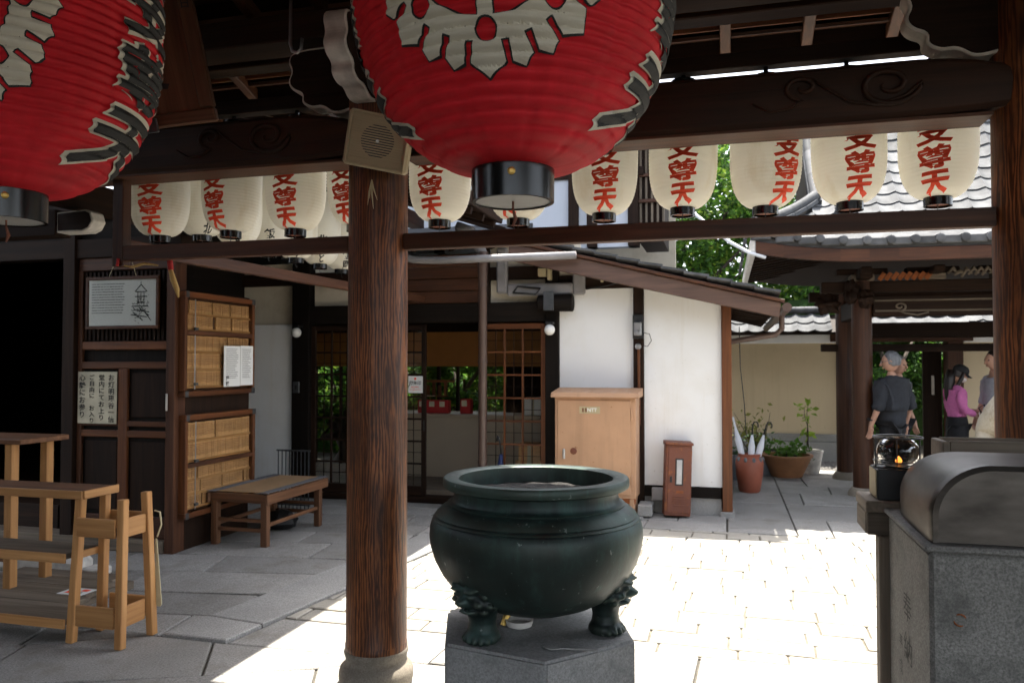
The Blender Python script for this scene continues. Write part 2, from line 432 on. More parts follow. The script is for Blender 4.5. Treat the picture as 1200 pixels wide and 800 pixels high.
def line(text, size, off=.01, sub=0):
    cu = bpy.data.curves.new('t', 'FONT'); cu.body = text; cu.align_x = 'CENTER'; cu.align_y = 'CENTER'; cu.size = size; cu.offset = off*size; cu.fill_mode = 'FRONT'; cu.resolution_u = 2
    vs, fs = curve_mesh(cu, sub); return [(v.x, v.y) for v in vs], fs
def polys2d(polys, off=0, sub=.02):
    cu = bpy.data.curves.new('p', 'CURVE'); cu.dimensions = '2D'; cu.fill_mode = 'BOTH'; cu.offset = off
    for p in polys:
        s = cu.splines.new('POLY'); s.points.add(len(p)-1); s.use_cyclic_u = True
        for i, q in enumerate(p): s.points[i].co = (q[0], q[1], 0, 1)
    vs, fs = curve_mesh(cu, sub); return [(v.x, v.y) for v in vs], fs
def flat(name, vf, mat, parent, fn):
    vs, fs = vf; me = bpy.data.meshes.new(name); me.from_pydata([fn(*v) for v in vs], [], fs)
    return mk(name, me, mat, parent)
# ================================================================ ground and paving
g = MB().box(-150, 150, -150, 250, -.5, -.03).build('ground', 'earth'); structure(g)
def clip(poly, a, b):          # keep the left side of a->b
    out = []; n = len(poly)
    def sd(p): return (b[0]-a[0])*(p[1]-a[1]) - (b[1]-a[1])*(p[0]-a[0])
    for i in range(n):
        p, q = poly[i], poly[(i+1) % n]; sp, sq = sd(p), sd(q)
        if sp >= 0: out.append(p)
        if (sp > 0 and sq < 0) or (sp < 0 and sq > 0):
            t = sp/(sp-sq); out.append((p[0]+(q[0]-p[0])*t, p[1]+(q[1]-p[1])*t))
    return out
def area(p): return sum(p[i][0]*p[(i+1) % len(p)][1]-p[(i+1) % len(p)][0]*p[i][1] for i in range(len(p)))/2
def inset(p, d):
    n = len(p); out = []
    for i in range(n):
        a, b, c = p[i-1], p[i], p[(i+1) % n]
        e1 = Vector((b[0]-a[0], b[1]-a[1])); e2 = Vector((c[0]-b[0], c[1]-b[1]))
        if e1.length < 1e-5 or e2.length < 1e-5: return None
        e1.normalize(); e2.normalize(); n1 = Vector((-e1.y, e1.x)); n2 = Vector((-e2.y, e2.x)); m = n1+n2
        k = m.dot(n1)
        if k < .25: m = n1; k = 1
        out.append((b[0]+m.x*d/k, b[1]+m.y*d/k))
    return out
def slab(name, poly, mat, parent, z=0.0, joint=.008, rnd=random, kind=None, mb=None, ch=.007):
    q = inset(poly, joint/2)
    if not q or area(q) < .004: return
    t = inset(q, ch); n = len(q)
    if not t or area(t) < .002: return
    dz = rnd.uniform(-.004, .004); tx = rnd.uniform(-.003, .003); ty = rnd.uniform(-.003, .003)
    cx = sum(p[0] for p in q)/n; cy = sum(p[1] for p in q)/n
    zz = lambda p: z+dz+tx*(p[0]-cx)+ty*(p[1]-cy)
    vs = [(p[0], p[1], zz(p)) for p in t] + [(p[0], p[1], zz(p)-ch*.8) for p in q] + [(p[0], p[1], -.06) for p in q]
    fs = [tuple(range(n))]
    for k in (0, n): fs += [(k+i, k+n+i, k+n+(i+1) % n, k+(i+1) % n) for i in range(n)]
    if mb is not None: mb.add(vs, fs); return
    me = bpy.data.meshes.new(name); me.from_pydata(vs, [], fs)
    return mk(name, me, mat, parent)
def pave(region, ang, rows, lens, mat, parent, name, seed, joint=.01, jit=.02, z=0.0, origin=None, stuff=None):
    r = random.Random(seed); ca, sa = cos(ang), sin(ang); ox, oy = origin or region[0]
    loc = [((x-ox)*ca+(y-oy)*sa, -(x-ox)*sa+(y-oy)*ca) for x, y in region]
    if area(region) < 0: region = region[::-1]
    u0 = min(p[0] for p in loc); u1 = max(p[0] for p in loc); v0 = min(p[1] for p in loc); v1 = max(p[1] for p in loc)
    v = v0 - .01; edge = lambda u, vv, k: vv + jit*1.0*sin(u*1.7+k*2.3)
    k = 0
    while v < v1:
        vh = v + r.uniform(*rows); u = u0 - r.uniform(0, lens[1])
        sl = r.uniform(-jit, jit)
        while u < u1:
            un = u + r.uniform(*lens); sn = r.uniform(-jit, jit)
            q = [(u+sl, edge(u, v, k)), (un+sn, edge(un, v, k)), (un-sn, edge(un, vh, k+1)), (u-sl, edge(u, vh, k+1))]
            q = [(ox+a*ca-b*sa, oy+a*sa+b*ca) for a, b in q]
            n = len(region)
            for i in range(n):
                if len(q) >= 3: q = clip(q, region[i], region[(i+1) % n])
            if len(q) >= 3 and area(q) > .006:
                # drop near-duplicate corners
                qq = [p for i, p in enumerate(q) if hypot(p[0]-q[i-1][0], p[1]-q[i-1][1]) > .012]
                if len(qq) >= 3: slab(name, qq, mat, parent, z, joint, r)
            u = un; sl = sn
        v = vh; k += 1
bed = lambda nm, x0, x1, y0, y1, mt='mortar', z=-.022: structure(MB().box(x0, x1, y0, y1, -.05, z).build(nm, mt))
KX = lambda y: -2.85 + .154*(y-4.15)
hall_pave = bed('hall_paving', -9, -2.2, 3.9, 8.4)
pave([(-7.2, 3.9), (KX(3.9)-.22, 3.9), (KX(8.3)-.22, 8.3), (-7.2, 8.3)], radians(9), (.34, .52), (.8, 1.5), 'granite_paving', hall_pave, 'paving_slab', 3, .016, .035)
kerb = bed('kerb_strip', -3.3, -1.9, 3.9, 8.31)
pave([(KX(3.9)-.22, 3.9), (KX(3.9)+.20, 3.9), (KX(8.3)+.20, 8.3), (KX(8.3)-.22, 8.3)], radians(90-8.8), (.5, .5), (1.0, 1.5), 'granite_kerb', kerb, 'kerb_stone', 5, .012, .01, z=.012)
yard = bed('courtyard_paving', -3.2, 5.2, 4.37, 7.62, 'sand_joint', -.014)
pave([(KX(4.38)+.20, 4.38), (2.5, 4.38), (2.5, 7.6), (KX(7.6)+.20, 7.6)], radians(-1.5), (.19, .25), (.24, .46), 'granite_sett', yard, 'granite_sett', 11, .014, .006)
pave([(2.5, 4.38), (4.6, 4.38), (4.6, 7.6), (2.5, 7.6)], radians(0), (.5, .7), (.6, 1.0), 'granite_sett', yard, 'paving_slab', 12, .014, .01)
near = bed('gate_paving', -6.2, 4.2, 1.6, 4.37)
pave([(-6.6, 1.7), (4, 1.7), (4, 3.9), (-6.6, 3.9)], radians(24), (.5, .75), (.7, 1.5), 'granite_paving', near, 'paving_slab', 21, .014, .04)
pave([(KX(3.9)+.2, 3.9), (4, 3.9), (4, 4.37), (KX(4.37)+.2, 4.37)], radians(0), (.5, .5), (.8, 1.4), 'granite_paving', near, 'paving_slab', 22, .014, .02)
far = bed('far_paving', -6.5, 6.5, 7.6, 12.5)
pave([(-1.9, 7.61), (-.0, 7.61), (-.0, 8.40), (-1.9, 8.40)], 0, (.42, .42), (.9, 1.5), 'granite_paving', far, 'paving_slab', 31, .010, .01)
pave([(.0, 7.61), (.62, 7.61), (.62, 12.4), (.0, 12.4)], radians(90), (.62, .62), (1.1, 1.7), 'granite_paving', far, 'paving_slab', 33, .012, .008)
pave([(.62, 7.61), (5.5, 7.61), (5.5, 12.4), (.62, 12.4)], radians(0), (.6, .95), (.9, 1.7), 'granite_paving', far, 'paving_slab', 35, .014, .02)
# gravel strip along the cream wall
gb = MB(); r = random.Random(5)
for i in range(2600):
    x = r.uniform(-.6, 3.2); y = r.uniform(12.42, 13.3); s = r.uniform(.012, .028); a = r.uniform(0, pi)
    c, s_ = cos(a)*s, sin(a)*s; z = r.uniform(-.01, .012)
    gb.add([(x+c, y+s_, z), (x-s_, y+c, z), (x-c, y-s_, z), (x+s_, y-c, z), (x, y, z+s*.8)], [(0,1,4),(1,2,4),(2,3,4),(3,0,4)])
tag(gb.build('gravel', 'gravel_stone'), 'grey gravel strip along the foot of the cream wall', 'gravel', kind='stuff')
structure(MB().box(-.8, 5.5, 12.42, 13.4, -.05, -.015).build('gravel_bed', 'gravel_ground'))

# ================================================================ the gate hall we stand under
gate = thing('temple_gate', 'dark timber gate hall with round pillars and carved tie beams in the foreground', 'gate hall', (0, 3.62, 0))
GY = 3.62; PX = [(-1.655, 'pillar'), (1.20, 'pillar')]
for x, nm in PX:
    m = MB(); rr = random.Random(int(x*10))
    prof = [(.150, .165), (.151, .19)] + [(.1475 - .004*k/20, .2 + 3.1*k/20) for k in range(21)]
    m.lathe(prof, (x, GY, 0), 48)
    pl = m.build('pillar', 'pillar_wood', gate, 0, .6)
    b = MB().lathe([(.168, -.02), (.172, .0), (.180, .03), (.180, .06), (.172, .085), (.156, .10), (.146, .112), (.150, .135), (.156, .155), (.152, .168)], (x, GY, 0), 40)
    b.build('stone_base', 'base_stone', pl, 0, .9)
def tie_beam(x0, x1, z0, z1, y0, y1):
    poly = [(y0+.015, z0), (y1-.015, z0), (y1, z0+.02), (y1+.012, z0+.12), (y1, z1-.02), (y1-.02, z1), (y0+.02, z1), (y0, z1-.02), (y0-.012, z0+.12), (y0, z0+.02)]
    m = MB(); n = len(poly); K = 24; vs = []
    for k in range(K+1):
        t = k/K; x = x0+(x1-x0)*t; e = min(t, 1-t)*(x1-x0)
        lift = .02*(1-min(1, e/.55))**2
        for (y, z) in poly:
            zz = z + (lift if z < z0+.05 else 0) - (.05*(1-min(1, e/.35))**2 if z > z1-.05 else 0)
            vs.append((x, y, zz))
    fs = [tuple(range(n))[::-1], tuple(range(K*n, K*n+n))]
    for k in range(K):
        for i in range(n): fs.append((k*n+i, k*n+(i+1) % n, (k+1)*n+(i+1) % n, (k+1)*n+i))
    m.add(vs, fs); return m
def swirl(cx, cz, y, R, flip=1, turns=1.6, tail=None):
    pts = []
    for i in range(44):
        a = i/43*turns*2*pi; r_ = R*(.16+.84*i/43); pts.append((cx+flip*r_*cos(a+pi*.9), y, cz+r_*.72*sin(a+pi*.9)))
    if tail:
        lx, _, lz = pts[-1]
        for (dx, dz) in tail: pts.append((lx+flip*dx, y, lz+dz))
    return pts
for x0, x1 in ((-4.6, -1.655), (-1.655, 1.20), (1.20, 4.0)):
    b = tie_beam(x0+.10 if x0 > -4.5 else x0, x1-.10, 2.55, 2.788, 3.52, 3.73).build('tie_beam', 'beam_wood_x', gate, 0, .5)
    for ex, fl in ((x1-.55, 1), (x0+.55, -1)):
        t = swirl(ex, 2.685, 3.507, .125, fl, 1.55, [(-.06, -.05), (-.16, -.08), (-.27, -.06), (-.36, .0), (-.42, .05)])
        n_ = len(t); MB().tube(t, [.004+.009*min(1, i/12)*min(1, (n_-1-i)/10+.1) for i in range(n_)], 6).build('carving', 'beam_wood_x', b, 0, True)
        t = swirl(ex-fl*.33, 2.70, 3.507, .075, fl, 1.3, [(-.05, -.03), (-.13, -.04), (-.2, .0)])
        n_ = len(t); MB().tube(t, [.004+.007*min(1, i/12)*min(1, (n_-1-i)/8+.1) for i in range(n_)], 6).build('carving', 'beam_wood_x', b, 0, True)
    # lower lip in redder wood: light on the beam's underside put into its colour
    box('lit_underside_strip', 'brown_wood_x', b, x0+.16, x1-.16, 3.535, 3.715, 2.538, 2.553, .003)
for x0, x1 in ((-3.13, -1.80), (-1.51, 1.06), (1.34, 3.6)):
    box('lantern_rail', 'brown_wood_x', gate, x0, x1, 3.585, 3.645, 2.100, 2.178, .004)
box('hanging_post', 'brown_wood_z', gate, -3.20, -3.132, 3.585, 3.65, 2.07, 2.54, .004)
MB().bar((-3.17, 3.66, 2.185), (-3.17, 8.1, 2.235), .05, .075).build('side_rail', 'brown_wood_y', gate, .004)
# ceiling: purlins, rafters, boards, fascia, roof
RS = .30; rz = lambda y: 3.155 + RS*(4.3-y)
box('purlin', 'beam_wood_x', gate, -5.0, 5.0, 3.52, 3.72, 3.16, 3.30, .006)
box('purlin', 'beam_wood_x', gate, -5.0, 5.0, 3.78, 3.90, 3.16, 3.262, .006)
box('wall_plate', 'beam_wood_x', gate, -5.0, 5.0, 1.5, 1.7, 3.62, 3.90, .006)
k = 0
for i in range(27):
    x = -5.19 + .4*i
    MB().bar((x, 1.6, rz(1.6)+.035), (x, 4.36, rz(4.36)+.035), .055, .07).build('rafter', 'brown_wood_y', gate, .004)
yy = 1.6
rb = random.Random(2)
while yy < 4.36:
    w = rb.uniform(.15, .19); y1 = min(yy+w, 4.36)
    m = MB().bar((-5.4, (yy+y1)/2, rz((yy+y1)/2)+.084), (5.4, (yy+y1)/2, rz((yy+y1)/2)+.084), (y1-yy)-.004, .02, (0, -RS, 1))
    m.build('ceiling_board', 'brown_wood_x', gate, .002); yy = y1
for i in range(5):
    y = 3.0 + .29*i
    if abs(y-3.62) > .12: MB().bar((-5.3, y, rz(y)+.06), (5.3, y, rz(y)+.06), .03, .025, (0, -RS, 1)).build('batten', 'red_wood_x', gate, .002)
box('fascia', 'dark_wood_x', gate, -5.4, 5.4, 4.28, 4.345, 3.14, 3.25, .005)
MB().prism([(4.40, rz(4.4)+.10), (1.6, rz(1.6)+.10), (-2.6, rz(1.6)-.6), (-2.6, rz(1.6)-.38), (1.6, rz(1.6)+.4), (4.44, rz(4.4)+.24)], 'x', -5.5, 5.5).build('roof', 'dark_wood_x', gate, .01)
box('rear_shade_wall', 'dark_wood_x', gate, -7.0, -1.6, -2.75, -2.6, 0, 3.6)  # unseen wall added behind the camera to cut light from the back
box('rear_step', 'granite_paving', gate, -6.9, -1.7, -2.59, -2.2, -.02, .15)
# brackets with pale painted edges at the pillar heads
def nose(outline, th, m4, parent):
    e = MB().prism(outline, 'y', -th/2, th/2).xf(m4).build('bracket', 'paint_white', parent, .006)
    ins = inset(outline if area(outline) > 0 else outline[::-1], .012)
    if ins:
        for s in (-1, 1):
            y0 = s*th/2; MB().prism(ins, 'y', y0-.002, y0+.003*s+.002*(s > 0)).xf(m4).build('bracket_face', 'dark_wood_x', e, .001)
cloud = [(0, 0), (.10, -.02), (.16, .03), (.22, .02), (.28, .055), (.27, .10), (.33, .12), (.36, .17), (.33, .22), (.36, .27), (.33, .33), (0, .33)]
def smooth2(p, k=4):
    out = []; n = len(p)
    for i in range(n):
        if i in (0, n-1): out.append(p[i]); continue
        a, b, c = p[i-1], p[i], p[(i+1) % n]
        s0 = ((a[0]+b[0])/2, (a[1]+b[1])/2); s1 = ((b[0]+c[0])/2, (b[1]+c[1])/2)
        for j in range(k): t = j/k; out.append(tuple((1-t)**2*s0[q]+2*t*(1-t)*b[q]+t*t*s1[q] for q in (0, 1)))
    return out
cloud = smooth2(cloud)
for px_ in (-1.655, 1.20):
    for a, h in ((pi, 2.80), (0, 2.80), (-pi/2, 2.80)):
        nose(cloud, .11, Matrix.Translation((px_+.12*cos(a), GY+.12*sin(a), h)) @ Matrix.Rotation(a, 4, 'Z'), gate)
    box('bearing_block', 'paint_white', gate, px_-.17, px_+.17, GY-.17, GY+.17, 3.12, 3.17, .02)
nose([(0, 0), (.22, -.0), (.27, .02), (.30, .07), (.28, .13), (.24, .15), (0, .14)], .12, Matrix.Translation((-4.42, 4.5, 2.44)), gate)
box('bracket_arm', 'dark_wood_x', gate, -6.0, -4.42, 4.43, 4.57, 2.42, 2.60, .006)

# ================================================================ lanterns
def lantern_profile(R, r0, z0, z1, e1, e2):
    zc, h = (z0+z1)/2, (z1-z0)/2
    return lambda z: r0 + (R-r0)*max(0., 1-min(1., abs((z-zc)/h))**e1)**e2
def ribbed(prof, z0, z1, n, amp, per=4, pinch=1.0):
    out = []
    for i in range(n*per+1):
        z = z0+(z1-z0)*i/(n*per); out.append((prof(z)+amp*abs(sin(pi*i/per)), z))
    return out
def on_lantern(prof, lift, z0, az=0.0, su=1.0):
    def fn(u, v):
        z = z0+v; r = prof(z); t = -pi/2+az+su*u/max(r, .25*1); rr = r+lift
        return (rr*cos(t), rr*sin(t), z)
    return fn
# --- large red lanterns
rp = lantern_profile(.495, .128, .10, 1.40, 2.6, .58)
RN = 42
def rprof_s(z):
    i = (z-.10)/1.30*RN; return rp(z) + .0125*abs(sin(pi*i))
def red_lantern(label, emblem_az, loc, rot):
    t = thing('red_lantern', label, 'lantern', (0, 0, 0), 'big red paper lanterns'); ORIG.pop(t)
    body = MB().lathe(ribbed(rp, .10, 1.40, RN, .0125, 6), (0, 0, 0), 120, False, False,
                      lambda r_, z, th, i: r_-(.007 if i % 10 == 3 else 0)).build('paper_body', 'red_paper', t, 0, True)
    MB().lathe([(.118, .0), (.130, .0), (.131, .105), (.120, .112)], seg=48, cap0=False, cap1=False).build('bottom_ring', 'black_lacquer', t, 0, .5)
    MB().lathe([(.124, .004), (.124, .03)], seg=40).build('bottom_plate', 'lantern_under', t, 0, .5)
    MB().tube([(0, 0, .02), (0, 0, -.02), (.008, 0, -.05), (0, 0, -.075)], [.004, .004, .007, .003], 6).build('hook', 'rust_brown', t)
    MB().lathe([(.012, 0), (.012, .004), (.006, .006)], seg=16).xf(Matrix.Translation((-.005, -.131, .07)) @ Matrix.Rotation(pi/2, 4, 'X')).build('ring_crest', 'gold', t)
    MB().lathe([(.12, 1.39), (.131, 1.392), (.131, 1.50), (.03, 1.50)], seg=40).build('top_ring', 'black_lacquer', t, 0, .5)
    MB().tube([(0, 0, 1.5), (0, 0, 1.62)], .008, 6).build('hanging_rope', 'iron', t)
    # crest: wheel of eight spokes with pointed blades
    R = .258; P = lambda a, r_: (r_*R*sin(radians(a)), -r_*R*cos(radians(a)))
    out = []
    for k in range(8):
        c = 45*k
        for a, r_ in ((-9.6+1.6, 1.30), (0, 1.42), (9.6-1.6, 1.30), (9.6-2.2, 1.10), (9.6+2.2, 1.10), (9.6+1.6, 1.31), (16, 1.37), (22.5-1.5, 1.29), (22.5-2.3, 1.10),
                      (22.5+2.3, 1.10), (22.5+1.5, 1.29), (29, 1.37), (35.4-1.6, 1.31), (35.4-2.2, 1.10), (35.4+2.2, 1.10)): out.append(P(c+a, r_))
    holes = []
    for k in range(8):
        c = 45*k; d = P(c, 1.0)
        holes.append([(d[0]+.030*cos(j/20*2*pi), d[1]+.030*sin(j/20*2*pi)) for j in range(20)])
        h = [P(c+5+35*j/12, .885) for j in range(13)] + [P(c+45-12, .38), P(c+22.5, .33), P(c+12, .38)]
        holes.append(h)
    flat('crest_outline', polys2d([out]+holes, .0045, .011), 'ink_black', body, on_lantern(rprof_s, .0045, .625, emblem_az))
    flat('crest', polys2d([out]+holes, 0, .011), 'crest_white', body, on_lantern(rprof_s, .0080, .625, emblem_az))
    for az in (emblem_az+radians(88), emblem_az-radians(88)):
        V, Fc = column('摩利支尊天', .235, .075, 1.0, .05); flat('lettering_outline', (V, Fc), 'crest_white', body, on_lantern(rprof_s, .0045, 1.335, az, 1.55))
        V, Fc = column('摩利支尊天', .235, .035, 1.0, .05); flat('lettering', (V, Fc), 'ink_black', body, on_lantern(rprof_s, .0080, 1.335, az, 1.55))
    t.location = loc; t.rotation_euler = (0, 0, rot); return t
def face(x, y): return atan2(-x, y)
red_lantern('big red paper lantern with white wheel crest hanging at top centre', radians(-9), (-.645, 2.42, 2.055), face(-.645, 2.42))
red_lantern('big red paper lantern cut off by the left edge of the photo', radians(-26), (-2.48, 2.27, 2.055), face(-2.48, 2.27))
# --- small cream lanterns
wp = lantern_profile(.165, .056, .038, .64, 3.5, .52)
WN = 34
def wprof_s(z):
    i = (z-.038)/.602*WN; return wp(z) + .0026*abs(sin(pi*i))
LM = {}
def cream_lantern(label, group, loc, rot, ink, text):
    t = thing('paper_lantern', label, 'lantern', (0, 0, 0), group); ORIG.pop(t)
    if 'b' not in LM:
        LM['b'] = MB().lathe(ribbed(wp, .038, .64, WN, .0026, 3), seg=48, cap0=False, cap1=False).mesh('paper_body', 0, True)
        LM['r'] = MB().lathe([(.052, .0), (.060, .0), (.060, .044), (.054, .046)], seg=28, cap0=False, cap1=False).mesh('bottom_ring', 0, .5)
        LM['p'] = MB().lathe([(.0525, .010), (.0525, .02)], seg=24).mesh('bottom_plate', 0, .5)
        LM['t'] = MB().lathe([(.054, .632), (.060, .634), (.060, .675), (.012, .677), (.010, .72)], seg=28).mesh('top_ring', 0, .5)
        LM['h'] = MB().tube([(0, 0, .012), (0, 0, -.022), (.008, 0, -.034), (.012, 0, -.024)], .0022, 5).mesh('hook')
    mk('paper_body', LM['b'], 'lantern_paper', t); mk('bottom_ring', LM['r'], 'black_lacquer', t); mk('bottom_plate', LM['p'], 'rust_brown', t)
    mk('top_ring', LM['t'], 'black_lacquer', t); mk('hook', LM['h'], 'iron', t)
    if (text, ink) not in LM:
        sz = .106 if ink == 'ink_red' else .075
        V, Fc = column(text, sz, .047 if ink == 'ink_red' else .03, 1.0, .12, .12)
        top = (.032 if ink == 'ink_red' else .035) + sz*len(text)
        fn = on_lantern(wprof_s, .0014, top, 0, 1.38 if ink == 'ink_red' else 1.1)
        def fn2(u, v):
            z = top+v; rr = wprof_s(z)+.0016; th = -pi/2+(1.40 if ink == 'ink_red' else 1.1)*u/.18
            return (rr*cos(th), rr*sin(th), z)
        me = bpy.data.meshes.new('lettering'); me.from_pydata([fn2(*v) for v in V], [], Fc); LM[(text, ink)] = me
    mk('lettering', LM[(text, ink)], ink, t)
    t.location = loc; t.rotation_euler = (rlt.uniform(-.025, .025), rlt.uniform(-.02, .02), rot); return t
rlt = random.Random(77)
row = [(-3.22, -14, 40, 'cream lantern with red characters, leftmost, beside the hanging post'),
       (-2.75, -25, 40, 'cream lantern with red characters, second from the hanging post'),
       (-2.33, -15, 39, 'cream lantern with red characters, third from the hanging post'),
       (-1.95, -20, 39, 'cream lantern with red characters, mostly hidden behind the round pillar and loudspeaker'),
       (-1.47, -13, 38, 'cream lantern with red characters, just right of the round pillar under the loudspeaker'),
       (-1.04, -20, 40, 'cream lantern hidden behind the big red lantern, only its bottom showing'),
       (-.59, 1, 41, 'cream lantern with red characters, right beside the big central red lantern'),
       (-.20, 0, 43, 'cream lantern with red characters, second to the right of the red lantern'),
       (.19, 27, 44, 'cream lantern with red characters turned to its right side'),
       (.57, 15, 47, 'cream lantern with red characters, second from the right pillar'),
       (.94, -4, 48, 'cream lantern with red characters, rightmost, next to the right pillar')]
rl = random.Random(31)
for x, o, h, lb in row:
    cream_lantern(lb, 'cream lanterns in the row behind the tie beam', (x, 4.0+rl.uniform(-.012, .012), 2.265+rl.uniform(-.008, .008)), face(x, 4.0) + math.asin(o/h), 'ink_red', '摩利支尊天')
names = ['飯と北', 'と', '飯と', '眞理子', '北飯と', '飯岡']
for i in range(7):
    y = 4.42 + .385*i; nth = ['nearest', 'second', 'third', 'fourth', 'fifth', 'sixth', 'farthest'][i]
    cream_lantern('sunlit cream lantern with black writing, %s in the row running back from the hanging post' % nth, 'cream lanterns running back along the side rail',
                  (-3.25, y, 2.33), face(-3.25, y) + (.3, .0, .05, .12, .1, .3, .3)[i], 'ink_black', names[i % 6])
box('lantern_beam', 'dark_wood_x', gate, -3.6, 1.1, 3.96, 4.04, 2.975, 3.05, .004)
# ================================================================ side hall on the left
hall = thing('side_hall', 'dark timber worship hall with panelled door at the left', 'hall', (-5.3, 5.7, 0))
box('door_post', 'dark_wood_z', hall, -5.46, -5.34, 5.56, 5.74, 0, 3.2)
box('corner_post', 'brown_wood_z', hall, -4.42, -4.335, 5.56, 5.70, 0, 2.44)
box('door_post', 'dark_wood_z', hall, -7.1, -6.9, 5.56, 5.74, 0, 3.2)
for z0, z1, m_ in ((2.44, 2.60, 'dark_wood_x'), (2.78, 2.90, 'dark_wood_x')): box('lintel', m_, hall, -9, -4.30, 5.58, 5.72, z0, z1)
box('upper_board', 'black_wood_x', hall, -9, -4.36, 5.64, 5.68, 2.602, 2.778)
box('threshold', 'grey_wood_x', hall, -9, -4.425, 5.55, 5.76, 0, .10)
# panelled door leaf
leaf = MB().box(-5.34, -4.42, 5.635, 5.665, .10, 2.44).build('door_leaf', 'black_wood_z', hall, .003)
for z0, z1 in ((.10, .28), (.93, .985), (1.02, 1.065), (1.50, 1.56), (1.66, 1.73), (2.33, 2.44)):
    if z1 < 1.2 or z0 > 1.4: box('rail', 'red_wood_x' if 0.9 < z0 < 2 else 'brown_wood_x', leaf, -5.335, -4.425, 5.605, 5.634, z0, z1, .005)
box('muntin', 'red_wood_z', leaf, -4.92, -4.83, 5.600, 5.634, .281, 1.499, .005)
box('stile', 'brown_wood_z', leaf, -5.335, -5.29, 5.600, 5.634, .281, 2.329, .004)
for x0, x1 in ((-5.285, -4.925), (-4.825, -4.43)):
    for z0, z1 in ((.30, .91), (1.08, 1.48)): box('panel', 'dark_wood_z', leaf, x0+.015, x1-.015, 5.622, 5.634, z0+.015, z1-.015, .006)
for i in range(20): box('groove_strip', 'dark_wood_z', leaf, -5.285+.043*i, -5.262+.043*i, 5.618, 5.634, 1.74, 2.32, .002)
box('latch', 'paint_white', leaf, -4.41, -4.395, 5.545, 5.558, 1.16, 1.30, .003)
# walls, floor, roof
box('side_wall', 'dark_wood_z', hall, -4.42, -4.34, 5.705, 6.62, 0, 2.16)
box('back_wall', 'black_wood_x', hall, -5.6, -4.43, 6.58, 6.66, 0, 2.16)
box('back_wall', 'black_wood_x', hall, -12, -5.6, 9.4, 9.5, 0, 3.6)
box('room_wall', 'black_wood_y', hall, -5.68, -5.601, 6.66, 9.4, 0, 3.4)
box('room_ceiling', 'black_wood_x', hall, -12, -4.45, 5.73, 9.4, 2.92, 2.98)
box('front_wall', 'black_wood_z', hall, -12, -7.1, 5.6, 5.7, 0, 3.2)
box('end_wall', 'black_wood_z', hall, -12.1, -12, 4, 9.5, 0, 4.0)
box('side_wall', 'black_wood_z', hall, -7.0, -6.9, -1.5, 3.6, 0, 4.0)  # off-screen hall wall, added to keep the left side dark
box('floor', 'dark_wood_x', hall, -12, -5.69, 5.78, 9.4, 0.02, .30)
zl = lambda x: 2.98 + .32*(-2.33-x)
for i in range(11):
    y = 4.5 + .40*i
    MB().bar((-2.36, y, zl(-2.36)+.03), (-9, y, zl(-9)+.03), .055, .07).build('rafter', 'dark_wood_x', hall, .003)
MB().prism([(-2.33, zl(-2.33)+.07), (-9.3, zl(-9.3)+.07), (-9.3, zl(-9.3)+.3), (-2.30, zl(-2.33)+.2)][::-1], 'y', 4.36, 8.28).build('roof', 'dark_wood_y', hall, .01)
box('eave_beam', 'brown_wood_y', hall, -3.35, -3.2, 4.1, 8.2, 3.03, 3.17)
for k, z in enumerate((2.66,)): box('tie_beam', 'dark_wood_y', hall, -4.44, -4.32, 4.0, 5.55, 2.62, 2.82)
# framed print on the door leaf
def framed(name, label, x0, x1, y, z0, z1, fw, cord=False):
    t = thing(name, label, 'picture', ((x0+x1)/2, y, z0))
    MB().box(x0, x1, y, y+.012, z0, z1).build('sheet', 'paper_white', t)
    for a, b, c, d in ((x0-fw, x1+fw, z1, z1+fw), (x0-fw, x1+fw, z0-fw, z0), (x0-fw, x0, z0, z1), (x1, x1+fw, z0, z1)):
        box('frame', 'brown_wood_x', t, a, b, y-.012, y+.014, c, d, .004)
    MB().box(x0, x1, y-.006, y-.004, z0, z1).build('glass', 'pane_glass', t)
    if cord:
        MB().tube([(x0+.2, y, z1+fw), ((x0+x1)/2-.08, y+.01, z1+.16), ((x0+x1)/2+.08, y+.01, z1+.16), (x1-.2, y, z1+fw)], .0025, 5).build('cord', 'rope_pale', t)
    return t
pic = framed('framed_print', 'framed print with a small shrine drawing hung on the dark door', -5.20, -4.53, 5.575, 1.86, 2.245, .028, True)
m = MB(); rr = random.Random(3)
for i in range(12):
    z = 2.21 - i*.022; x = -5.17
    while x < -4.86:
        w = rr.uniform(.01, .03); m.box(x, x+w, 5.5735, 5.5748, z-.003, z+.003); x += w+rr.uniform(.004, .01)
m.build('print_lines', 'ink_grey', pic)
m = MB()
for a, b in [((-4.74, 2.10), (-4.62, 2.10)), ((-4.72, 2.05), (-4.64, 2.05)), ((-4.74, 2.14), (-4.68, 2.20)), ((-4.68, 2.20), (-4.62, 2.14)), ((-4.73, 2.14), (-4.63, 2.14)), ((-4.71, 2.14), (-4.71, 2.03)), ((-4.65, 2.14), (-4.65, 2.03)),
             ((-4.68, 2.13), (-4.68, 2.05)), ((-4.76, 2.02), (-4.61, 2.02)), ((-4.75, 1.99), (-4.60, 1.97)), ((-4.78, 1.95), (-4.62, 1.93)), ((-4.76, 1.97), (-4.66, 1.90)), ((-4.70, 2.01), (-4.60, 1.94)), ((-4.66, 1.99), (-4.58, 1.90)), ((-4.68, 2.20), (-4.68, 2.225))]:
    m.bar((a[0], 5.574, a[1]), (b[0], 5.574, b[1]), .001, .008, (0, 0, 1))
for i in range(60):
    x = -4.69+rr.gauss(0, .045); z = 2.0+rr.gauss(0, .045); m.bar((x, 5.574, z), (x+rr.uniform(-.02, .02), 5.574, z+rr.uniform(-.02, .02)), .001, .005)
m.build('shrine_drawing', 'ink_black', pic)
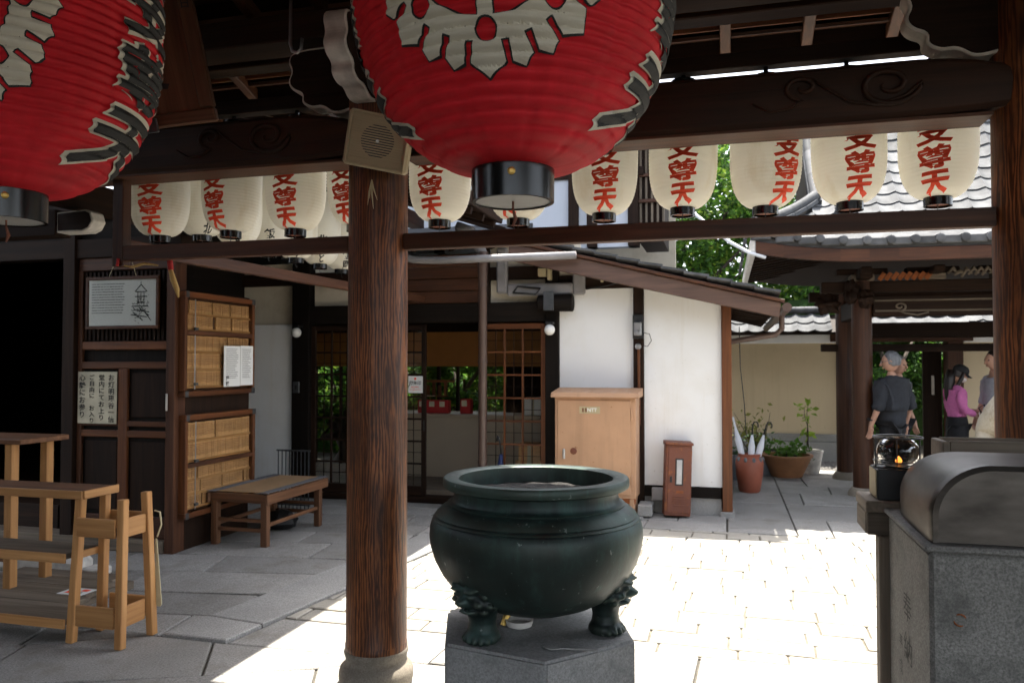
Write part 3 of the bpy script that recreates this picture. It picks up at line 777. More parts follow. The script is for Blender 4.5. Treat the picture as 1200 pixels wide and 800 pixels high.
# handwritten notice
nb = thing('handwritten_notice', 'stained paper notice with brushed black columns of writing on the dark door', 'notice', (-5.12, 5.59, 1.05))
MB().box(-5.315, -4.925, 5.590, 5.597, 1.04, 1.475).build('sheet', 'paper_old', nb)
for i, (tx, s) in enumerate((('お灯明現谷一信', .058), ('堂内にてお上り', .056), ('ご自由に お入り', .052), ('心静にお参り', .062))):
    V, Fc = column(tx, s, .02, 1.0, 0); xx = -4.975-.098*i
    flat('writing', (V, Fc), 'ink_black', nb, lambda u, v, xx=xx: (xx+u*1.1, 5.588, 1.455+v))

# name-plate cases beside the hall
def plate_case(name, label, y0, y1, z0, z1, mids):
    X = -4.29; t = thing(name, label, 'display case', (X, (y0+y1)/2, z0), 'glazed cases of wooden name plates')
    box('back_board', 'brown_wood_y', t, X-.045, X-.030, y0+.02, y1-.02, z0+.02, z1-.02, 0)
    for a, b, c, d, ax in ((y0, y1, z0, z0+.045, 'y'), (y0, y1, z1-.045, z1, 'y'), (y0, y0+.035, z0+.046, z1-.046, 'z'), (y1-.035, y1, z0+.046, z1-.046, 'z')):
        box('frame', 'red_wood_'+ax, t, X-.05, X+.02, a, b, c, d, .004)
    zs = [z0+.045] + mids + [z1-.045]
    for mz in mids: box('frame_bar', 'brown_wood_y', t, X-.028, X+.018, y0+.036, y1-.036, mz-.018, mz+.018, .003)
    rr = random.Random(int(z0*100))
    for k in range(len(zs)-1):
        a, b = zs[k]+.022, zs[k+1]-.022; n = max(1, round((b-a)/.135)); h = (b-a)/n
        for j in range(n):
            box('plate_ledge', 'pale_wood_y', t, X-.03, X-.006, y0+.037, y1-.037, a+j*h, a+j*h+.018, .002)
            # thin hanging plates, a few pixels each: one row is one piece
            m = MB(); mi = MB(); y = y0+.04
            while y < y1-.055:
                w = .020; hh = h-.020-rr.uniform(0, .004); zz = a+j*h+.019
                if rr.random() > .04:
                    m.box(y_ := X-.03, X-.020+rr.uniform(0, .003), y, y+w-.0025, zz, zz+hh)
                    q = zz+hh*.9
                    while q > zz+hh*.25:
                        s = rr.uniform(.006, .010); mi.box(X-.0172, X-.0164, y+.004, y+w-.007, q-s, q); q -= s+.006
                y += w
            tag(m.build('name_plates', 'bamboo_board', t), kind='stuff'); tag(mi.build('plate_writing', 'plate_ink', t), kind='stuff')
    MB().box(X+.004, X+.007, y0+.036, y1-.036, z0+.046, z1-.046).build('glass', 'pane_glass', t)
    for yy in (y0+.01, y1-.05):
        for zz in (z0-.002, z1-.05): box('corner_strap', 'iron', t, X+.0205, X+.0235, yy, yy+.04 if yy < y0+.1 else y1+.002, zz, zz+.052, .001)
    MB().tube([(X+.012, y0+.14, z0+.06), (X+.012, y0+.14, z1-.06)], .004, 6).build('lock_rod', 'steel', t)
    for mz in mids + [z0+.07]: box('lock', 'iron', t, X+.012, X+.03, y0+.12, y0+.165, mz+.022, mz+.045, .002)
    return t
c1 = plate_case('name_plate_case', 'upper glazed case of wooden name plates with a white notice stuck on it', 5.60, 6.60, 1.27, 2.14, [1.80])
c2 = plate_case('name_plate_case', 'lower glazed case of wooden name plates behind the bench', 5.62, 6.62, .27, 1.12, [.70])
nt_ = thing('white_notice', 'white two-panel notice paper on the upper name plate case', 'notice', (-4.26, 6.35, 1.34))
box('sheet', 'paper_white', nt_, -4.268, -4.264, 6.12, 6.36, 1.34, 1.70, .0); box('sheet', 'paper_white', nt_, -4.266, -4.262, 6.363, 6.56, 1.345, 1.705, .0)
m = MB()
for i in range(16):
    for y0, y1 in ((6.15, 6.33), (6.39, 6.53)): m.box(-4.2635 if y0 < 6.3 else -4.2615, -4.2625 if y0 < 6.3 else -4.2605, y0, y1-random.random()*.05, 1.67-.017*i, 1.674-.017*i)
m.build('print_lines', 'ink_grey', nt_)
for i, ch in enumerate('拝観'): flat('writing', column(ch, .05, .02, 1, 0), 'ink_black', nt_, lambda u, v, i=i: (-4.2622, 6.17+u, 1.44-.05*i+v))

# bench in front of the cases
bench = thing('bench', 'low wooden bench with a tan mat top in front of the name plate cases', 'bench', (-4.0, 6.4, 0))
BX0, BX1, BY0, BY1 = -4.30, -3.70, 5.93, 6.98
for x, y in ((BX0+.06, BY0+.06), (BX1-.06, BY0+.06), (BX0+.06, BY1-.09), (BX1-.06, BY1-.09)): box('leg', 'bench_wood_z', bench, x-.03, x+.03, y-.03, y+.03, 0, .375, .005)
box('apron', 'bench_wood_y', bench, BX1-.03, BX1, BY0, BY1, .36, .445, .005); box('apron', 'bench_wood_y', bench, BX0, BX0+.03, BY0, BY1, .36, .445, .005)
box('apron', 'bench_wood_x', bench, BX0-.03, BX1-.032, BY0+.03, BY0+.06, .365, .44, .005); box('apron', 'bench_wood_x', bench, BX0+.032, BX1-.032, BY1-.09, BY1-.06, .365, .44, .005)
for y in (BY0+.06, BY1-.09):
    for z in (.12, .20): box('stretcher', 'bench_wood_x', bench, BX0+.092, BX1-.092, y-.014, y+.014, z, z+.03, .003)
for x in (BX0+.06, BX1-.06): box('stretcher', 'bench_wood_y', bench, x-.014, x+.014, BY0+.092, BY1-.122, .16, .19, .003)
box('mat_top', 'bench_mat', bench, BX0+.035, BX1-.032, BY0+.062, BY1-.005, .446, .456, .003)
box('mat_edge', 'mat_edge', bench, BX1-.085, BX1-.005, BY0+.0, BY1-.004, .4565, .461, .001); box('mat_edge', 'mat_edge', bench, BX0+.005, BX0+.085, BY0+.0, BY1-.004, .4565, .461, .001)
st = MB().ball((0, 0, 0), (.16, .12, .10), 14, 9); rr = random.Random(4)
st.v = [(x*(1+rr.uniform(-.15, .15)), y*(1+rr.uniform(-.15, .15)), max(-.07, z*(1+rr.uniform(-.1, .1)))) for x, y, z in st.v]
tag(st.xf(Matrix.Translation((-4.05, 6.72, .07))).build('foot_stone', 'black_metal', None, 0, .4), 'dark stone lump on the paving under the bench', 'stone')
fr = thing('wire_rack', 'small dark wire rack standing by the white wall behind the bench', 'rack', (-4.55, 7.6, 0))
for i in range(9): MB().tube([(-4.62+.045*i, 7.6, 0), (-4.62+.045*i, 7.6, .62)], .006, 5).build('wire', 'iron', fr)
MB().tube([(-4.64, 7.6, .62), (-4.24, 7.6, .62)], .010, 6).build('top_wire', 'iron', fr); MB().tube([(-4.64, 7.6, .05), (-4.24, 7.6, .05)], .010, 6).build('bottom_wire', 'iron', fr)

# pale wood stand with an umbrella rack at its end
st = thing('wooden_stand', 'pale wooden stand with two shelves and an umbrella rack at its end', 'stand', (-3.9, 3.8, 0))
PW = 'pale_wood_'
def leg(t, x0, y0, x1, y1, h, w=.045, mat=PW+'z', nm='leg'): MB().bar((x0, y0, 0), (x1, y1, h), w, w, (0, 1, 0)).build(nm, mat, t, .004)
for y, dy in ((3.68, .02), (3.90, -.02)):
    leg(st, -3.52, y, -3.485, y+dy, .80); leg(st, -4.62, y, -4.60, y+dy, .80)
    leg(st, -3.18, y-(.02 if y < 3.8 else -.01), -3.205, y+dy, .80 if y < 3.8 else .815)
box('top', 'bench_wood_x', st, -4.70, -3.445, 3.665, 3.915, .802, .838, .005)
box('top_edge', PW+'x', st, -4.705, -3.44, 3.652, 3.664, .795, .842, .003); box('top_edge', PW+'y', st, -3.444, -3.430, 3.665, 3.928, .795, .842, .003)
for z in (.46, .10):
    box('shelf', 'grey_wood_x', st, -4.58, -3.54, 3.66, 3.905, z, z+.03, .003)
    box('shelf_edge', PW+'x', st, -4.6, -3.54, 3.645, 3.659, z-.02, z+.033, .003); box('shelf_edge', PW+'y', st, -3.528, -3.515, 3.715, 3.87, z-.01, z+.03, .003)
for z0, z1 in ((.59, .695), (.10, .215)):
    box('rack_side', PW+'x', st, -3.475, -3.222, 3.655, 3.672, z0, z1, .004); box('rack_side', PW+'x', st, -3.475, -3.222, 3.905, 3.922, z0, z1, .004)
    box('rack_side', PW+'y', st, -3.208, -3.19, 3.715, 3.865, z0, z1, .004)
shr = thing('shoehorn', 'long pale shoehorn hanging by a cord from the umbrella rack', 'shoehorn', (-3.12, 3.92, .2))
MB().tube([(-3.19, 3.93, .70), (-3.16, 3.94, .69), (-3.15, 3.94, .62), (-3.17, 3.93, .55)], .005, 6).build('cord', 'rope_pale', shr, 0, True)
MB().prism([(-3.180, .54), (-3.168, .54), (-3.130, .17), (-3.140, .155), (-3.165, .155), (-3.175, .17)], 'y', 3.925, 3.932).build('blade', 'rope_pale', shr, .002)
s2 = thing('wooden_side_stand', 'taller pale wooden stand in the dark behind the shelf stand', 'stand', (-4.7, 4.3, 0))
for x, y in ((-4.53, 4.22), (-4.53, 4.5), (-5.2, 4.22), (-5.2, 4.5)): leg(s2, x, y, x, y, 1.02, .06, PW+'z')
box('top', 'bench_wood_x', s2, -5.3, -4.40, 4.16, 4.56, 1.021, 1.055, .005); box('rail', 'bench_wood_x', s2, -5.17, -4.56, 4.20, 4.23, .25, .33, .004)
# boards laid on the paving and a printed sheet
bp = thing('plank_step', 'low step of weathered planks laid on the paving behind the wooden stand', 'step', (-4.2, 4.4, 0))
for i in range(4): box('plank', 'grey_wood_x', bp, -4.95+.02*i, -3.86-.05*i, 4.03+.165*i, 4.185+.165*i, .055, .085, .004)
for x in (-4.8, -4.0): box('batten', 'grey_wood_y', bp, x, x+.06, 4.06, 4.66, 0, .0545, .002)
sh = thing('printed_sheet', 'small printed sheet with red marks lying on the plank step', 'sheet', (-4.0, 4.25, .086))
MB().box(-4.12, -3.93, 4.18, 4.32, .0855, .087).build('sheet', 'paper_white', sh); 
for a, b, c, d, cc in ((-4.09, -4.03, 4.21, 4.29, 'ink_red'), (-4.02, -3.97, 4.2, 4.24, 'ink_black'), (-4.01, -3.96, 4.26, 4.3, 'ink_red')): MB().box(a, b, c, d, .0872, .0876).build('print', cc, sh)
wsx = thing('white_sill_stone', 'pale rounded stone sill in front of the dark doorway', 'stone', (-5, 4.95, 0))
box('sill', 'paint_white', wsx, -6.2, -4.55, 4.80, 4.98, 0, .12, .03); box('sill_end', 'paint_white', wsx, -4.54, -4.38, 4.82, 4.96, 0, .06, .012)
# straw ornament under the hanging post
so = thing('straw_ornament', 'dried straw ornament with red tie hanging from the rail end', 'ornament', (-3.0, 3.7, 2.05))
MB().tube([(-3.14, 3.60, 2.075), (-3.08, 3.60, 2.065), (-3.02, 3.62, 2.085), (-2.95, 3.64, 2.075)], [.004, .008, .008, .004], 6).build('straw_rope', 'straw', so, 0, True)
MB().tube([(-2.89, 3.66, 2.09), (-2.885, 3.66, 2.05), (-2.87, 3.66, 2.00), (-2.845, 3.66, 1.945), (-2.835, 3.66, 1.90)], [.010, .012, .016, .015, .004], 7).build('straw_tassel', 'straw', so, 0, True)
MB().tube([(-2.892, 3.66, 2.10), (-2.884, 3.66, 2.05)], .0145, 8).build('red_tie', 'red_cloth', so)
MB().tube([(-3.155, 3.58, 2.11), (-3.155, 3.575, 2.07)], .008, 6).build('red_tie', 'red_cloth', so)

# plaque hanging under the roof
pq = thing('carved_plaque', 'old framed wooden plaque with faded writing tilted under the roof', 'plaque', (0, 0, 0)); ORIG.pop(pq)
box('panel', 'bench_wood_z', pq, -.20, .20, -.01, .01, 0, .78, .002)
for a, b, c, d, ax in ((-.27, .27, -.065, 0, 'x'), (-.27, .27, .78, .85, 'x'), (-.27, -.201, .001, .779, 'z'), (.201, .27, .001, .779, 'z')): box('frame', 'bench_wood_'+ax, pq, a, b, -.03, .03, c, d, .008)
box('foot', 'iron', pq, -.06, .0, -.05, -.031, -.085, -.02, .004)
flat('writing', column('摩利支', .20, .03, 1.05, 0), 'ink_black', pq, lambda u, v: (u-.02, -.0115, .72+v))
flat('writing', column('一吉日', .05, .01, 1.2, 0), 'ink_black', pq, lambda u, v: (u+.235, -.0315, .62+v))
pq.location = (-2.62, 3.22, 2.74); pq.rotation_euler = (radians(14), radians(-9), radians(20))
# loudspeaker on the pillar
sp = thing('loudspeaker', 'beige box loudspeaker with round grille tilted on the pillar head', 'loudspeaker', (0, 0, 0)); ORIG.pop(sp)
box('cabinet', 'beige_plastic', sp, -.145, .145, -.05, .10, -.125, .125, .012)
box('grille_back', 'beige_plastic', sp, -.122, .122, -.0535, -.0505, -.102, .102, 0)
for i in range(18):
    z = -.096+.0113*i; box('grille_slat', 'beige_plastic', sp, -.12, .12, -.058, -.054, z-.0032, z+.0032, 0)
MB().lathe([(.075, 0), (.075, .001)], seg=32).xf(Matrix.Translation((0, -.0537, 0)) @ Matrix.Rotation(pi/2, 4, 'X')).build('cone', 'black_metal', sp)
MB().lathe([(.008, 0), (.006, .003)], seg=12).xf(Matrix.Translation((0, -.0585, 0)) @ Matrix.Rotation(pi/2, 4, 'X')).build('badge', 'steel', sp)
for a, b, c, d in ((-.135, .135, .112, .122), (-.135, .135, -.122, -.112), (-.135, -.125, -.111, .111), (.125, .135, -.111, .111)): box('rim', 'beige_plastic', sp, a, b, -.062, -.0505, c, d, .002)
sp.location = (-1.535, 3.36, 2.565); sp.rotation_euler = (radians(12), radians(10), radians(20))
tw = thing('string_tuft', 'frayed bit of string tied on the pillar under the loudspeaker', 'string', (-1.65, 3.47, 2.3))
for a, b, c in ((-.02, -.12, .0), (.01, -.14, -.01), (-.01, -.09, .01), (.03, -.10, 0)): MB().tube([(-1.62, 3.468, 2.42), (-1.62+a*.5, 3.460, 2.42+b*.5), (-1.62+a, 3.466, 2.42+b)], [.003, .004, .001], 5).build('strand', 'rope_pale', tw)
hk = thing('steel_hook', 'long steel hook hanging from the roof beams left of the red lantern', 'hook', (-2.0, 3.2, 2.95))
MB().tube([(-1.93, 3.25, 3.6), (-1.93, 3.25, 3.02), (-1.92, 3.25, 2.985), (-1.895, 3.25, 2.975), (-1.875, 3.25, 2.99), (-1.87, 3.25, 3.04)], .008, 8).build('rod', 'steel', hk, 0, True)

# ================================================================ bronze censer on its stone pedestal
CX, CY = -.815, 3.45
pd = [(CX+.455*cos(radians(a+48)), CY+.455*sin(radians(a+48))) for a in range(0, 360, 60)]
pdm = MB().prism(pd, 'z', 0, .40); ped = pdm.build('stone_pedestal', 'granite_pedestal', None, .012, False, 2)
tag(ped, 'grey hexagonal granite pedestal under the bronze censer', 'pedestal')
cs = thing('bronze_censer', 'large dark green bronze incense cauldron on three beast-faced feet', 'censer', (CX, CY, .40))
prof = [(.02, .468), (.12, .470), (.19, .485), (.27, .515), (.33, .548), (.375, .588), (.415, .640), (.446, .70), (.463, .755), (.469, .80), (.466, .84), (.458, .868), (.452, .874), (.454, .878), (.450, .884), (.442, .888), (.444, .892), (.438, .900),
        (.415, .920), (.395, .932), (.390, .934), (.392, .939), (.372, .946), (.366, .955), (.362, .975), (.366, 1.0), (.372, 1.004), (.398, 1.006), (.408, 1.012), (.411, 1.022), (.410, 1.042), (.404, 1.050), (.392, 1.052), (.350, 1.050), (.340, 1.044), (.338, 1.0), (.338, .96)]
MB().lathe(prof, (CX, CY, 0), 96, True, False).build('vessel', 'bronze', cs, 0, .7)
am = MB(); rr = random.Random(9); vs = []; fs = []; nr, ns = 14, 48
for i in range(nr+1):
    for j in range(ns):
        r_ = .339*i/nr; a = 2*pi*j/ns; vs.append((CX+r_*cos(a), CY+r_*sin(a), .972+rr.uniform(-.008, .008)+.006*(1-i/nr)))
for i in range(nr):
    for j in range(ns): fs.append((i*ns+j, (i+1)*ns+j, (i+1)*ns+(j+1) % ns, i*ns+(j+1) % ns))
am.add(vs, fs); am.build('ash_bed', 'ash', cs, 0, True)
def beast_leg():
    # radial outward = +x: a lion mask over a short shank and a clawed paw
    seg, K = 56, 46; key = [(.402, .066, .068), (.415, .074, .076), (.432, .072, .074), (.45, .060, .062), (.48, .056, .058), (.51, .060, .064), (.535, .070, .078), (.56, .080, .094), (.59, .086, .102), (.62, .084, .100), (.65, .070, .088), (.68, .045, .060), (.70, .02, .03)]
    bumps = [(0, .583, .20, .016, .040), (0, .566, .30, .010, .022), (0, .535, .45, .010, .030), (0, .550, .6, .005, -.022)]
    for s in (-1, 1):
        bumps += [(.42*s, .628, .22, .010, .034), (.75*s, .640, .20, .010, .026), (.42*s, .606, .13, .009, .020), (.42*s, .616, .18, .005, -.012), (.72*s, .575, .20, .016, .028), (1.15*s, .645, .16, .020, .040), (1.05*s, .61, .14, .012, .026), (1.2*s, .57, .16, .014, .028), (.95*s, .54, .18, .012, .024),
                  (.16*s, .578, .08, .006, .012), (.22*s, .545, .07, .010, .016), (1.55*s, .60, .16, .014, .024), (1.5*s, .56, .14, .012, .022), (1.5*s, .64, .14, .014, .022), (.25*s, .655, .15, .010, .018)]
    for q in range(-3, 4): bumps.append((.38*q, .414, .12, .016, .014)); bumps.append((.38*q+.19, .412, .05, .018, -.010))
    vs = []; fs = []
    for k in range(K+1):
        z = .402+.298*k/K; a0 = max(i for i in range(len(key)-1) if key[i][0] <= z+1e-9); t = (z-key[a0][0])/(key[a0+1][0]-key[a0][0]); t = min(1, t)
        rx = key[a0][1]+(key[a0+1][1]-key[a0][1])*t; ry = key[a0][2]+(key[a0+1][2]-key[a0][2])*t; sh = .03*max(0, (z-.50)/.15)
        for i in range(seg):
            a = 2*pi*i/seg; aa = a if a < pi else a-2*pi
            o = sum(am*math.exp(-((aa-ba)/sa)**2-((z-bz)/sz)**2) for ba, bz, sa, sz, am in bumps)
            vs.append((.312+sh+(rx+o)*cos(a), (ry+o)*sin(a), z))
    for k in range(K):
        for i in range(seg): fs.append((k*seg+i, k*seg+(i+1) % seg, (k+1)*seg+(i+1) % seg, (k+1)*seg+i))
    fs.append(tuple(range(seg))[::-1]); fs.append(tuple(range(K*seg, (K+1)*seg)))
    return MB().add(vs, fs)
for a in (238, -4, 117):
    lm = beast_leg().xf(Matrix.Translation((CX, CY, 0)) @ Matrix.Rotation(radians(a), 4, 'Z'))
    lm.build('beast_foot', 'bronze', cs, 0, True)
sd_ = thing('small_white_dish', 'small white dish with a yellow cloth under the censer', 'dish', (CX-.07, CY-.02, .40))
MB().lathe([(.03, .40), (.055, .41), (.062, .435), (.056, .436), (.045, .42)], (CX-.06, CY-.06, 0), 20).build('dish', 'paint_white', sd_, 0, .6)
MB().tube([(CX-.13, CY-.08, .408), (CX-.12, CY-.06, .44), (CX-.10, CY-.05, .455)], [.012, .015, .008], 6).build('cloth', 'gold', sd_)
ld = thing('thin_scoop', 'thin dark leaf-shaped scoop lying on the granite pedestal', 'scoop', (-.7, 3.2, .4))
MB().prism([(-.72, 3.17), (-.69, 3.15), (-.66, 3.155), (-.645, 3.165), (-.66, 3.185), (-.69, 3.19)], 'z', .402, .407).build('blade', 'foundation_stone', ld, .001); MB().tube([(-.65, 3.167, .405), (-.50, 3.19, .405)], .004, 6).build('handle', 'foundation_stone', ld)

# ================================================================ stone incense block with steel hood, right foreground
blk = thing('stone_incense_stand', 'weathered granite block stand with carved side at the right edge', 'stone stand', (1.2, 2.95, 0))
box('block', 'granite_block', blk, .585, 1.95, 2.64, 3.26, -.02, .985, .012)
box('cap', 'granite_block', blk, .57, 1.97, 2.625, 3.275, .987, 1.006, .006)
box('side_slab', 'grey_wood_z', blk, .552, .60, 3.262, 3.34, -.02, .90, .006)
V, Fc = column('奉納', .11, .0, 1.25, 0); flat('carved_writing', (V, Fc), 'ink_black', blk, lambda u, v: (.5838, 2.95-u*1.2, .80+v))
V, Fc = column('平成', .06, -.005, 1.35, 0); flat('carved_writing', (V, Fc), 'ink_black', blk, lambda u, v: (.5838, 3.06-u, .62+v))
for a0, a1 in ((.4, 2.2), (3.3, 5.2)): MB().tube([(.665+.017*cos(a0+(a1-a0)*i/8), 2.638, .79+.017*sin(a0+(a1-a0)*i/8)) for i in range(9)], [.001, .002, .003, .0025, .003, .002, .003, .002, .001], 5).build('rust_mark', 'rust', blk)
hd = thing('steel_hood', 'rounded dark steel hood lying on the granite block stand', 'hood', (1.2, 2.9, 1.006))
def hoodprof(x0, x1, z0, z1, r_):
    p = [(x0, z0)] + [(x0+.008*(1-cos(a))+(r_)*(1-cos(a)), z1-r_+r_*sin(a)) for a in [pi/2*i/14 for i in range(15)]]
    q = [(x1+x0-x, z) for x, z in p[::-1]]; return p+q
hp = hoodprof(.600, 1.94, 1.008, 1.245, .16); n = len(hp); m = MB()
ys = [(2.66, 0.0), (2.668, -.006), (2.70, -.010), (2.86, -.008), (3.05, -.002), (3.17, .014), (3.21, .035), (3.23, .07)]
vs = []
for y, ins in ys:
    for x, z in hp:
        k = (z-1.008)/.237; vs.append((x+(ins if x < 1.2 else -ins)*.6, y, z-max(0, ins)*k))
fs = [(k*n+i, k*n+(i+1) % n, (k+1)*n+(i+1) % n, (k+1)*n+i) for k in range(len(ys)-1) for i in range(n)] + [tuple(range((len(ys)-1)*n, len(ys)*n))]
m.add(vs, fs); m.build('shell', 'hood_steel', hd, 0, .8)
ip = hoodprof(.618, 1.922, 1.009, 1.228, .15); fm = MB().prism(ip, 'y', 2.672, 2.678); fm.build('front_plate', 'hood_steel', hd, 0)
fm = MB(); 
for i in range(n-1):
    a, b, c, d = hp[i], hp[i+1], ip[i+1], ip[i]; k = len(fm.v)
    fm.add([(a[0], 2.6595, a[1]), (b[0], 2.6595, b[1]), (c[0], 2.6705, c[1]), (d[0], 2.6705, d[1])], [(0, 1, 2, 3)])
fm.build('front_lip', 'hood_steel', hd, 0, .8)
tr = thing('wooden_tray', 'old wooden tray with a grating behind the steel hood', 'tray', (1.0, 3.33, 1.1))
for a in ((.80, 1.30, 3.275, 3.295, 1.19, 1.262), (.80, 1.30, 3.425, 3.445, 1.19, 1.262), (.775, .799, 3.27, 3.45, 1.19, 1.258)): box('side', 'grey_wood_x', tr, *a, .004)
box('floor', 'grey_wood_x', tr, .80, 1.30, 3.296, 3.424, 1.195, 1.21, 0); box('stand', 'grey_wood_z', tr, .82, 1.28, 3.29, 3.43, 0, 1.19, .004)
for i in range(24): box('grating_bar', 'bench_wood_y', tr, .803+.02*i, .810+.02*i, 3.296, 3.424, 1.235, 1.245, 0)
lg = thing('wooden_ledge', 'small weathered wooden ledge box beside the granite block', 'ledge', (.6, 3.4, .9))
box('board', 'grey_wood_y', lg, .510, .66, 3.275, 3.52, .985, 1.028, .005); box('front_board', 'grey_wood_x', lg, .515, .655, 3.28, 3.30, .90, .984, .004); box('side_board', 'grey_wood_y', lg, .512, .53, 3.302, 3.51, .90, .984, .004)
cb = thing('black_candle_box', 'black box carrying the oil lamp on the wooden ledge', 'box', (.6, 3.4, 1.03)); box('case', 'black_metal', cb, .555, .68, 3.30, 3.46, 1.0285, 1.145, .004); box('side_plate', 'beige_plastic', cb, .551, .554, 3.31, 3.45, 1.035, 1.14, .001)
ol = thing('oil_lamp', 'round glass oil lamp in a black wire frame with a small flame', 'oil lamp', (.645, 3.4, 1.145))
MB().lathe([(.03, 1.150), (.06, 1.163), (.074, 1.185), (.078, 1.205), (.074, 1.228), (.062, 1.248), (.05, 1.258)], (.645, 3.39, 0), 28, True, False).build('globe', 'lamp_glass', ol, 0, True)
MB().lathe([(.045, 1.149), (.05, 1.152), (.02, 1.158)], (.645, 3.39, 0), 20).build('burner', 'iron', ol, 0, .6)
MB().lathe([(.002, 1.160), (.011, 1.165), (.013, 1.172), (.008, 1.182), (.001, 1.190)], (.645, 3.375, 0), 12).build('flame', 'flame', ol, 0, True)
for z in (1.148, 1.17, 1.262):
    MB().tube([(.645+.088*cos(a), 3.39+.088*sin(a), z) for a in [2*pi*i/24 for i in range(25)]], .0025 if z < 1.2 else .004, 5).build('hoop', 'black_metal', ol, 0, True)
for i in range(6):
    a = pi/3*i+.3; MB().tube([(.645+.088*cos(a), 3.39+.088*sin(a), z) for z in (1.146, 1.262)], .0025, 5).build('wire', 'black_metal', ol)
# ================================================================ office building across the court
off = thing('office_building', 'white plastered temple office with lattice doors and a lean-to gable', 'building', (-2.5, 8.6, 0))
OY = 8.40
sof = lambda x: 2.57 - .255*(x+1.7)
def wallp(nm, mat, x0, x1, z0, y0=OY, y1=OY+.12, top=None):
    f = top or (lambda x: sof(x)+.06)
    return MB().prism([(x0, z0), (x1, z0), (x1, f(x1)), (x0, f(x0))], 'y', y0, y1).build(nm, mat, off)
box('wall_panel', 'white_plaster', off, -1.72, -.93, OY, OY+.12, .285, 2.335, 0)
wallp('wall_panel', 'old_plaster', -1.72, -.93, 2.485, top=lambda x: sof(x)+.02)
box('wall_beam', 'dark_wood_x', off, -1.72, -.93, OY-.03, OY+.1, 2.337, 2.483)
wallp('wall_panel', 'white_plaster', -.82, -.04, .285)
box('sill', 'black_wood_x', off, -1.72, -.045, OY-.02, OY+.13, .172, .283); box('foundation', 'foundation_stone', off, -1.72, -.045, OY+.005, OY+.13, -.02, .170)
for x0, x1, zt, m_ in ((-1.87, -1.722, 2.9, 'black_wood_z'), (-.928, -.822, sof(-.87)+.05, 'dark_wood_z'), (-.038, .06, sof(0)+.05, 'red_wood_z'), (-4.91, -4.69, 2.75, 'black_wood_z')):
    box('post', m_, off, x0, x1, OY-.05, OY+.10, .05 if x0 > -.05 else 0, zt)
box('post_strip', 'red_wood_z', off, -.885, -.855, OY-.075, OY-.052, .9, 1.75, .008)
box('post_base', 'foundation_stone', off, -.06, .08, OY-.07, OY+.12, -.02, .048)
box('side_wall', 'white_plaster', off, -.06, .04, OY+.11, 12.0, .28, 2.2, 0); box('side_sill', 'black_wood_y', off, -.055, .05, OY+.11, 12.0, 0, .275, 0)
box('wall_panel', 'white_plaster', off, -6.6, -4.912, OY, OY+.12, .0, 2.0, 0)
# lean-to roof: verge board, boards below, tiles on top, gutter
rt = lambda x: 2.80 - .252*(x+2.10)
MB().prism([(-2.18, rt(-2.18)-.20), (.50, rt(.50)-.16), (.52, rt(.52)-.015), (-2.18, rt(-2.18)-.015)], 'y', 8.0, 8.06).build('verge_board', 'verge_wood', off, .006)
MB().prism([(-2.18, rt(-2.18)-.012), (.55, rt(.55)-.012), (.55, rt(.55)+.02), (-2.18, rt(-2.18)+.02)], 'y', 7.97, 8.1).build('verge_cap', 'brown_wood_x', off, .004)
MB().prism([(-2.18, rt(-2.18)-.03), (.52, rt(.52)-.03), (.52, rt(.52)-.005), (-2.18, rt(-2.18)-.005)], 'y', 8.061, 12.2).build('roof_boards', 'dark_wood_y', off)
for i in range(9):
    y = 8.35+.42*i; MB().bar((-.02, y, rt(-.02)-.065), (.50, y, rt(.50)-.065), .05, .06).build('rafter', 'dark_wood_x', off, .003)
tm = {}
def pantile(w, l, wave, th=.022, n=9):
    k = (w, l, wave)
    if k not in tm:
        m = MB(); vs = []
        for j, y in enumerate((-l/2, l/2)):
            for i in range(n):
                t = i/(n-1); z = wave*(.55*cos(2*pi*(t*.92+.06))+.45*cos(4*pi*(t*.92+.06))*.35); dz = .020*(1-j)
                vs.append((w*(t-.5), y, z+dz)); 
        top = len(vs); vs += [(x, y, z-th) for x, y, z in vs]
        fs = [(i, i+1, n+i+1, n+i) for i in range(n-1)] + [(top+i+1, top+i, top+n+i, top+n+i+1) for i in range(n-1)]
        fs += [(i+1, i, top+i, top+i+1) for i in range(n-1)] + [(n+i, n+i+1, top+n+i+1, top+n+i) for i in range(n-1)] + [(0, n, top+n, top), (n-1, top+n-1, top+2*n-1, 2*n-1)]
        m.add(vs, fs); tm[k] = m.mesh('roof_tile', 0, .6)
    return tm[k]
for i in range(12):
    x = -2.05+.222*i; me = pantile(.25, .24, .030)
    for j in range(2):
        o = mk('roof_tile', me, 'roof_tile', off); a = math.atan(-.252)
        o.matrix_basis = Matrix.Translation((x, 8.10+.23*j, rt(x)+.065)) @ Matrix.Rotation(-a, 4, 'Y') @ Matrix.Rotation(pi/2, 4, 'Z')
MB().prism([(-2.18, rt(-2.18)+.021), (.50, rt(.50)+.021), (.50, rt(.50)+.04), (-2.18, rt(-2.18)+.04)], 'y', 8.11, 12.2).build('roof_covering', 'roof_tile', off)
MB().tube([(.57, 7.98, rt(.57)-.05), (.57, 12.0, rt(.57)-.08)], .045, 12).build('gutter', 'pipe_brown', off, 0, .6)
MB().tube([(.56, 8.6, rt(.56)-.09), (.56, 8.6, 1.90), (.50, 8.6, 1.84), (.12, 8.6, 1.78), (.05, 8.62, 1.77)], .030, 10).build('downpipe', 'pipe_brown', off, 0, .8)
